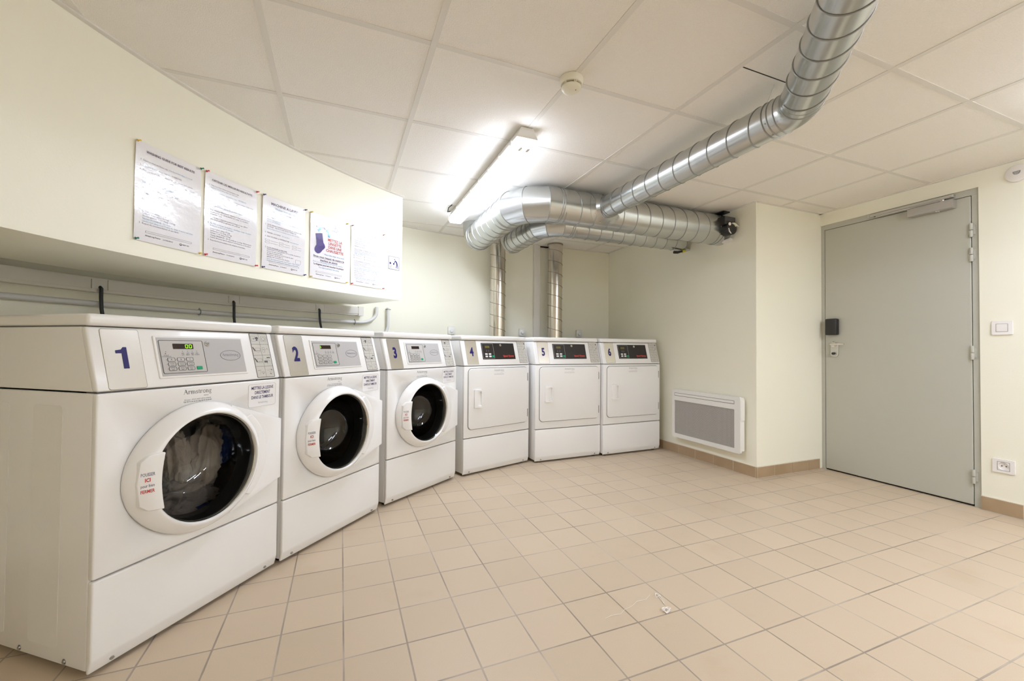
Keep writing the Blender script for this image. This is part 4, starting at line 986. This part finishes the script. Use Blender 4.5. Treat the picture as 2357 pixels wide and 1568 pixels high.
# bend end angle pulled further right as in the room
adj = []
for p in pts: adj.append(p)
pts = [WM(172-.75*k, .03, 1.228) for k in range(int((172-114.6)/.75)+1)]
for k in range(1, 11):
    ph = PI/2*k/10; pts.append(WM(114.6-2.7*math.sin(ph), .03, 1.228+.10*(1-math.cos(ph))))
pts += [WM(111.9, .03, 1.376)]
b = MB(); b.tube([inv @ p for p in pts], .0145, 14); b.build('tube', 'conduit', t)
def clip(par, iv, a, z, vertical=False):
    b = MB(); c = WM(a, .03, z)
    tan = Vector((-math.sin(math.radians(a)), math.cos(math.radians(a)), 0))
    d = Vector((0, 0, 1)) if vertical else tan
    nrm = Vector((-math.cos(math.radians(a)), -math.sin(math.radians(a)), 0)); sd = d.cross(nrm)
    ring = [c+(nrm*math.cos(2*PI*k/20)+sd*math.sin(2*PI*k/20))*.017 for k in range(20)]
    b.tube(ring, .0035, 6, closed=True)
    for s in (-1, 1): b.tube([c+sd*s*.016, c+sd*s*.026+nrm*.001], .004, 8)
    b.tube([c-nrm*.016, c-nrm*.03], .004, 8)
    b.warp(lambda q: iv @ q).build('pipe_clip', 'metalclip', par)
clip(t, inv, 134.5, 1.228); clip(t, inv, 115.3, 1.228); clip(t, inv, 152, 1.228)
t = thing('riser_pipe', 'short vertical grey-white pipe beside the bulkhead end, behind washer 3', 'pipe', WM(110.05, .03, 1.0))
inv = Matrix.Translation(-Vector(t.location))
b = MB(); b.tube([inv @ p for p in [WM(110.05, .03, 1.376), WM(110.05, .03, 1.25), WM(110.05, .03, 1.20), WM(110.25, .03, 1.16), WM(110.8, .03, 1.12), WM(111.4, .03, 1.05), WM(111.6, .03, .6)]], .0135, 14); b.build('tube', 'conduit', t)
clip(t, inv, 110.05, 1.362, True)

# sockets showing above the dryers
for x, lab in ((1.055, 'small white wall socket showing just above washer 3'), (1.880, 'small white wall socket showing above dryer 4, left of the pipe casing'), (2.614, 'small white wall socket showing above the gap between dryers 5 and 6')):
    y = YB if x > WC[0] else WC[1]+math.sqrt(WC[2]**2-(x-WC[0])**2)
    t = thing('wall_socket', lab, 'socket', (x, y, 1.185), 0, 'sockets behind the machines')
    if x < WC[0]: t.rotation_euler = (0, 0, math.atan2(WC[0]-x, y-WC[1])*1.0)
    b = MB(); b.box(-.036, .036, -.032, 0, -.042, .042, .006, 2); b.build('socket_box', 'clear', t)
    b = MB(); b.lathe([(0, .012), (.014, .011), (.018, .0), (.019, -.002)], 18, frame((-.004, -.031, -.006), (1, 0, 0), (0, .25, 1))); b.build('socket_flap', 'clear', t)
t = thing('pipe_casing', 'narrow white vertical casing on the back wall between the two steel pipes', 'casing', (2.0585, YB, 0))
b = MB(); b.box(-.040, .034, -.032, 0, .6, HC-.004, .002, 1); b.build('casing_box', 'pvc', t)
b = MB(); b.box(.0435, .16, -.006, 0, HC-.02, HC-.004); b.build('ceiling_notch', 'gap', t)

# ------------------------------------------------------------------ steel pipes and ducts
PITCH_ = .127
for x, lab in ((1.544, 'shiny vertical steel pipe behind dryer 4, under the duct ends'), (2.231, 'shiny vertical steel pipe behind dryer 5, right of the white casing')):
    t = thing('exhaust_pipe', lab, 'pipe', (x, 4.205, 0), 0, 'spiral steel exhaust pipes')
    b = MB(); b.tube([(0, 0, .5), (0, 0, HC+.02)], .0815, 48); b.build('tube', 'pipe', t, 50)
    b = MB(); b.helix((0, 0, .52), (0, 0, HC), .0815, PITCH_, .0026, 48, 1.0, -1); b.build('spiral_seam', 'pipeseam', t, 80)
    b = MB(); b.lathe([(.0815, 0), (.088, 0), (.088, .012), (.0815, .012)], 40, Matrix.Translation((0, 0, HC-.014)), True); b.build('ceiling_collar', 'pipeseam', t)

ZD = EYE+1.034
def elbow_pts(c, R, f):
    """mitre points of a four-piece 90 degree bend; f(phi) gives the in-plane unit offset from the bend centre"""
    out = []
    for a in (15, 45, 75): out.append(tuple(c[i]+f(math.radians(a))[i]*R/math.cos(math.radians(15)) for i in range(3)))
    return out
def bend_duct(label, x, ystart, R, y, z, r, xend, pitch):
    t = thing('ventilation_duct', label, 'duct', (x, y, z), 0, 'galvanised ventilation ducts')
    o = Vector((x, y, z)); inv = Matrix.Translation(-o)
    cc = (x+R, y+R, z); f = lambda a: (-math.cos(a), -math.sin(a), 0)
    V = [Vector(p) for p in elbow_pts(cc, R, f)]
    A = Vector((x, y+R+.02, z)); B = Vector((x+R+.02, y, z))
    b = MB(); b.tube([inv @ Vector((x, ystart, z)), inv @ A], r, 56); b.build('near_straight', 'duct', t, 40)
    b = MB(); b.tube([inv @ A]+[inv @ p for p in V]+[inv @ B], r+.001, 56, cap=False); b.build('elbow', 'duct', t, 14)
    b = MB(); b.tube([inv @ B, inv @ Vector((xend-.077, y, z))], r, 56); b.build('long_straight', 'duct', t, 40)
    # upturned end
    e = Vector((x, ystart, z)); q = [e, e+Vector((0, .03, .0)), e+Vector((0, .075, .03)), e+Vector((0, .10, .085)), e+Vector((0, .11, .16))]
    b = MB(); b.tube([inv @ p for p in q], r-.002, 40); b.build('upturned_end', 'duct', t, 30)
    b = MB(); b.ring_at(inv @ e, (0, 1, 0), r+.001, .005, 56); b.build('joint_ring', 'seam', t, 80)
    for p, d in ((A, (0, 1, 0)), (A+Vector((0, -.018, 0)), (0, 1, 0)), (B, (1, 0, 0)), (B+Vector((-.018, 0, 0)), (1, 0, 0))): b = MB(); b.ring_at(inv @ p, d, r+.0012, .0028, 56); b.build('joint_ring', 'seam', t, 80)
    for p, (d0, d1) in zip(V, (((0, -1), (.5, -.866)), ((.5, -.866), (.866, -.5)), ((.866, -.5), (1, 0)))):
        d = Vector((d0[0]+d1[0], d0[1]+d1[1], 0)).normalized(); n_ = 56
        sd = Vector((d.y, -d.x, 0)); k_ = 1/math.cos(math.radians(15))
        b = MB(); b.tube([inv @ p + sd*(r+.0015)*k_*math.cos(2*PI*k/n_)+Vector((0, 0, (r+.0015)*math.sin(2*PI*k/n_))) for k in range(n_)], .0028, 6, closed=True); b.build('joint_ring', 'seam', t, 80)
    b = MB(); b.helix(inv @ A, inv @ Vector((x, ystart-.01, z)), r, pitch, .0026, 56, .5); b.helix(inv @ (B+Vector((.02, 0, 0))), inv @ Vector((xend-.06, y, z)), r, pitch, .0026, 56, 2.2); b.build('spiral_seam', 'seam', t, 80)
    b = MB()
    for p, d in ((B+Vector((.012, -r*.94, r*.36)), 0), (A+Vector((r*.6, -.01, -r*.82)), 0)):
        b.lathe([(0, .003), (.003, .002), (.004, 0)], 10, frame(inv @ p, (1, 0, 0), (0, 0, 1)))
    b.build('duct_screw', 'chrome', t)
    return t, inv
D1, inv1 = bend_duct('large galvanised duct bending along the back of the ceiling, nearest the lamp', 1.174, 3.71, .25, 2.69, ZD, .125, XR, .122)
D2, inv2 = bend_duct('smaller galvanised duct running behind and below the large duct', 1.551, 3.79, .20, 3.075, ZD-.002, .100, XR, .118)
# saddle where the branch leaves the large duct
b = MB(); n_ = 40; XB = 1.789
def saddle_pt(a, R, lift):
    dx, dz = R*math.cos(a), R*math.sin(a); k = .1255+lift
    th = max(-1.15, min(1.15, dz/.125)); return Vector((XB+dx*1.0, 2.69-k*math.cos(th), ZD+k*math.sin(th)))
tb = bmesh.new(); r0 = [tb.verts.new(inv1 @ saddle_pt(2*PI*k/n_, .145, .0012)) for k in range(n_)]; r1 = [tb.verts.new(inv1 @ saddle_pt(2*PI*k/n_, .10, .003)) for k in range(n_)]
r2 = [tb.verts.new(inv1 @ (saddle_pt(2*PI*k/n_, .082, .004)+Vector((0, -.022, 0)))) for k in range(n_)]
for ra, rb in ((r0, r1), (r1, r2)):
    for k in range(n_): tb.faces.new((ra[k], ra[(k+1) % n_], rb[(k+1) % n_], rb[k]))
bmesh.ops.recalc_face_normals(tb, faces=tb.faces); b._merge(tb); sd_ = b.build('branch_saddle', 'duct', D1, 40)
b = MB()
for a in (30, 75, 120, 165, 210, 255, 300, 345):
    p = saddle_pt(math.radians(a), .118, .003); b.lathe([(0, .003), (.0028, .002), (.0036, 0)], 8, frame(inv1 @ p, (1, 0, 0), (0, 0, 1)))
b.build('rivet', 'chrome', sd_)
# branch duct
YE = 1.183
t = thing('branch_duct', 'slim galvanised duct leaving the large duct and bending overhead', 'duct', (XB, YE, ZD), 0, 'galvanised ventilation ducts')
s2 = math.sqrt(.5); P0 = Vector((0, 2.69-.15-YE, 0)); R3 = .14
L_ = R3*math.tan(math.radians(22.5))
A = Vector((0, L_, 0)); Bq = Vector((-s2*L_, -s2*L_, 0)); E3 = Vector((-s2, -s2, 0))*1.35
b = MB(); b.tube([P0+Vector((0, .02, 0)), A], .0795, 48); b.build('long_straight', 'duct', t, 40)
cen = Vector((-R3, L_, 0))
b = MB(); b.tube([A+Vector((0, .03, 0)), A]+[cen+Vector((R3*math.cos(-PI/4*k/10), R3*math.sin(-PI/4*k/10), 0)) for k in range(1, 10)]+[Bq, Bq+Vector((-s2, -s2, 0))*.03], .0805, 48); b.build('elbow', 'duct', t, 40)
b = MB(); b.tube([Bq, E3], .0795, 48); b.build('near_straight', 'duct', t, 40)
for p, d in ((A+Vector((0, .03, 0)), (0, 1, 0)), (A+Vector((0, .055, 0)), (0, 1, 0)), (A, (0, 1, 0)), (Bq, (1, 1, 0)), (P0, (0, 1, 0)), (P0+Vector((0, -.02, 0)), (0, 1, 0))): b = MB(); b.ring_at(p, d, .0808, .0024, 48); b.build('joint_ring', 'seam', t, 80)
b = MB(); b.helix(A+Vector((0, .07, 0)), P0, .0797, .118, .0024, 48, .8, -1); b.helix(Bq+E3.normalized()*.05, E3, .0797, .105, .0024, 48, 2.0); b.build('spiral_seam', 'seam', t, 80)
b = MB()
for p in (A+Vector((-.070, .042, -.038)), A+Vector((-.02, .042, -.078)), Bq+Vector((-.07, -.01, -.05)), A+Vector((.058, .042, -.055))): b.lathe([(0, .004), (.0032, .003), (.0042, 0)], 10, frame(p, (1, 0, 0), (0, .6, .8)) )
b.build('duct_screw', 'screw', t)
b = MB(); b.tube([Vector((-.03, .085, HC-ZD)), Vector((-.055, .10, .058))], .0009, 6); b.build('hanging_wire', 'alu', t)

# fire dampers at the heater wall
t = thing('fire_damper', 'black damper actuator at the end of the large duct, with a white button', 'damper', (XR, 2.69, ZD))
b = MB(); b.tube([(-.075, 0, -.002), (-.001, 0, -.002)], .127, 48); b.build('damper_sleeve', 'duct', t)
DFM = frame((0, -.110, 0), (1, 0, 0), (0, 0, 1))       # front of the actuator, facing the room
b = MB(); b.box(-.150, -.030, -.178, -.100, -.006, .062, .006, 2); b.prism([(-.078+.054*math.cos(2*PI*k/28), -.034+.054*math.sin(2*PI*k/28)) for k in range(28)], .0, .078, DFM, .005, 2)
b.build('actuator_body', 'black', t)
b = MB(); b.box(-.148, -.032, -.180, -.176, .022, .058, .002, 1); b.build('terminal_cover', 'ink', t)
b = MB(); b.lathe([(0, .005), (.0125, .004), (.0135, 0)], 20, DFM @ Matrix.Translation((-.108, -.004, .078))); b.build('indicator_button', 'white', t)
b = MB(); b.prism([(-.090, .004), (-.062, .010), (-.040, .004), (-.018, -.010), (-.006, -.012), (-.010, -.020), (-.034, -.014), (-.046, -.022), (-.056, -.008)], .078, .086, DFM, .001, 1); b.build('release_lever', 'cream', t)
b = MB(); b.prism([(-.122, -.040), (-.114, -.038), (-.106, -.062), (-.088, -.076), (-.092, -.084), (-.114, -.068)], .076, .0792, DFM); b.build('scale_mark', 'white', t)
b = MB(); b.box(-.04, -.006, -.12, -.04, -.132, -.112, m=Matrix.Rotation(math.radians(-6), 4, 'X')); b.build('rating_label', 'white', t)
b = MB(); b.box(-.07, -.002, -.10, .06, .127, .136); b.build('top_bracket', 'black', t)
t = thing('damper_handle', 'black and yellow damper handle under the smaller duct', 'damper', (XR, 3.075, ZD-.1))
b = MB(); b.box(-.055, -.002, -.05, .05, -.004, .016, .003, 1); b.build('mount', 'duct', t)
b = MB(); b.tube([(-.17, -.02, -.028), (-.13, -.02, -.026), (-.08, -.02, -.012), (-.055, -.02, -.004)], [.014, .013, .010, .008], 12); b.build('lever_grip', 'black', t)
b = MB(); b.tube([(-.075, -.02, -.014), (-.04, -.02, .004)], [.013, .016], 14); b.build('yellow_cap', 'yellow', t)

# ------------------------------------------------------------------ lamps
def lamp(x, y0, y1, label, k=0):
    t = thing('ceiling_lamp', label, 'lamp', (x, (y0+y1)/2, HC), 0, 'fluorescent batten lamps'); h = (y1-y0)/2
    m = frame((0, 0, 0), (1, 0, 0), (0, 0, 1))
    b = MB(); b.prism([(-.036, -.001), (.036, -.001), (.060, -.052), (.062, -.060), (-.062, -.060), (-.060, -.052)], -h-.004, h+.004, m, .004, 2); b.build('housing', 'lampbase', t)
    b = MB(); b.prism([(-.061, -.0605), (.061, -.0605), (.060, -.078), (.050, -.096), (.040, -.100), (-.040, -.100), (-.050, -.096), (-.060, -.078)], -h, h, m, .006, 2); b.build('diffuser', 'lamp%d' % k, t)
    for k in range(8):
        for sx in (-1, 1):
            yy = -h+.08+(2*h-.16)*k/7; b = MB(); b.box(sx*.063-.003, sx*.063+.003, yy-.012, yy+.012, -.074, -.050, .001, 1); b.build('clip', 'lampbase', t)
    for sx in (-.022, .022):
        b = MB(); b.prism(rrect(sx-.0085, sx+.0085, -h+.022, -h+.066, .008), .100, .1012, Matrix.Diagonal((1, 1, -1, 1))); b.build('tube_holder', 'lampbase', t)
    return t
lp = lamp(.905, 2.03, 3.55, 'lit fluorescent ceiling lamp beside the large duct')
b = MB(); b.tube([(-.06, .70, -.02), (-.085, .69, -.03), (-.09, .64, -.012), (-.075, .58, -.004)], .004, 8); b.build('supply_cable', 'cable', lp)
lamp(2.98, -.80, .72, 'lit fluorescent ceiling lamp near the metal door', 1)
lamp(2.1, -1.32, .20, 'lit fluorescent ceiling lamp just behind the viewer', 2)
lamp(2.1, -3.75, -2.25, 'added fluorescent fill lamp far behind the viewer', 3)

# smoke detector
t = thing('smoke_detector', 'round cream smoke detector on the ceiling', 'smoke detector', (.915, 1.585, HC))
b = MB(); b.lathe([(0, 0), (.051, 0), (.052, -.006), (.050, -.022), (.046, -.028), (.036, -.030), (0, -.030)], 40); b.build('base', 'cream', t)
b = MB(); b.lathe([(.036, -.028), (.036, -.040)], 32); b.build('sensor_slot', 'gap', t)
b = MB(); b.lathe([(.043, -.037), (.044, -.041), (.040, -.048), (.028, -.055), (0, -.057), (0, -.036), (.043, -.036)], 40); b.build('cap', 'cream', t)
for k in range(6):
    a = 2*PI*k/6+.4
    for d in (-.07, .07): 
        b = MB(); b.box(.037, .045, -.0015, .0015, -.042, -.024, m=Matrix.Rotation(a+d, 4, 'Z')); b.build('rib', 'cream', t)
b = MB(); b.lathe([(0, -.0586), (.0022, -.058), (.0022, -.055)], 10, Matrix.Translation((.012, -.018, .0015))); b.build('indicator', 'ink', t)

# lint threads on the floor
def thread(pts, r, label, loops):
    P = [Vector((x, y, .002+.002*random.random())) for x, y in pts]
    for (cx, cy, rr, n, st) in loops:
        for k in range(n): P.append(Vector((cx+rr*math.cos(k*.9)*random.uniform(.5, 1.1)+st*k*.0012, cy+rr*math.sin(k*.9)*random.uniform(.4, 1.1), .003+.006*random.random())))
    b = MB(); b.tube(P, r, 5); tag(b.build('lint_thread', 'thread', None), label, 'thread', 'white threads on the floor')
thread([(1.218, 1.392), (1.207, 1.35), (1.197, 1.318)], .0013, 'white knotted thread on the floor tiles, the looped one farther away', [(1.212, 1.375, .012, 10, 0)])
thread([(1.180, 1.282)], .0016, 'white tangled thread on the floor tiles, the denser clump', [(1.182, 1.287, .016, 22, -.6)])
thread([(1.19, 1.395), (1.15, 1.375), (1.11, 1.378), (1.07, 1.36), (1.03, 1.352), (1.0, 1.335), (.96, 1.342), (.93, 1.335)], .0006, 'long thin white thread trailing across the floor tiles', [])
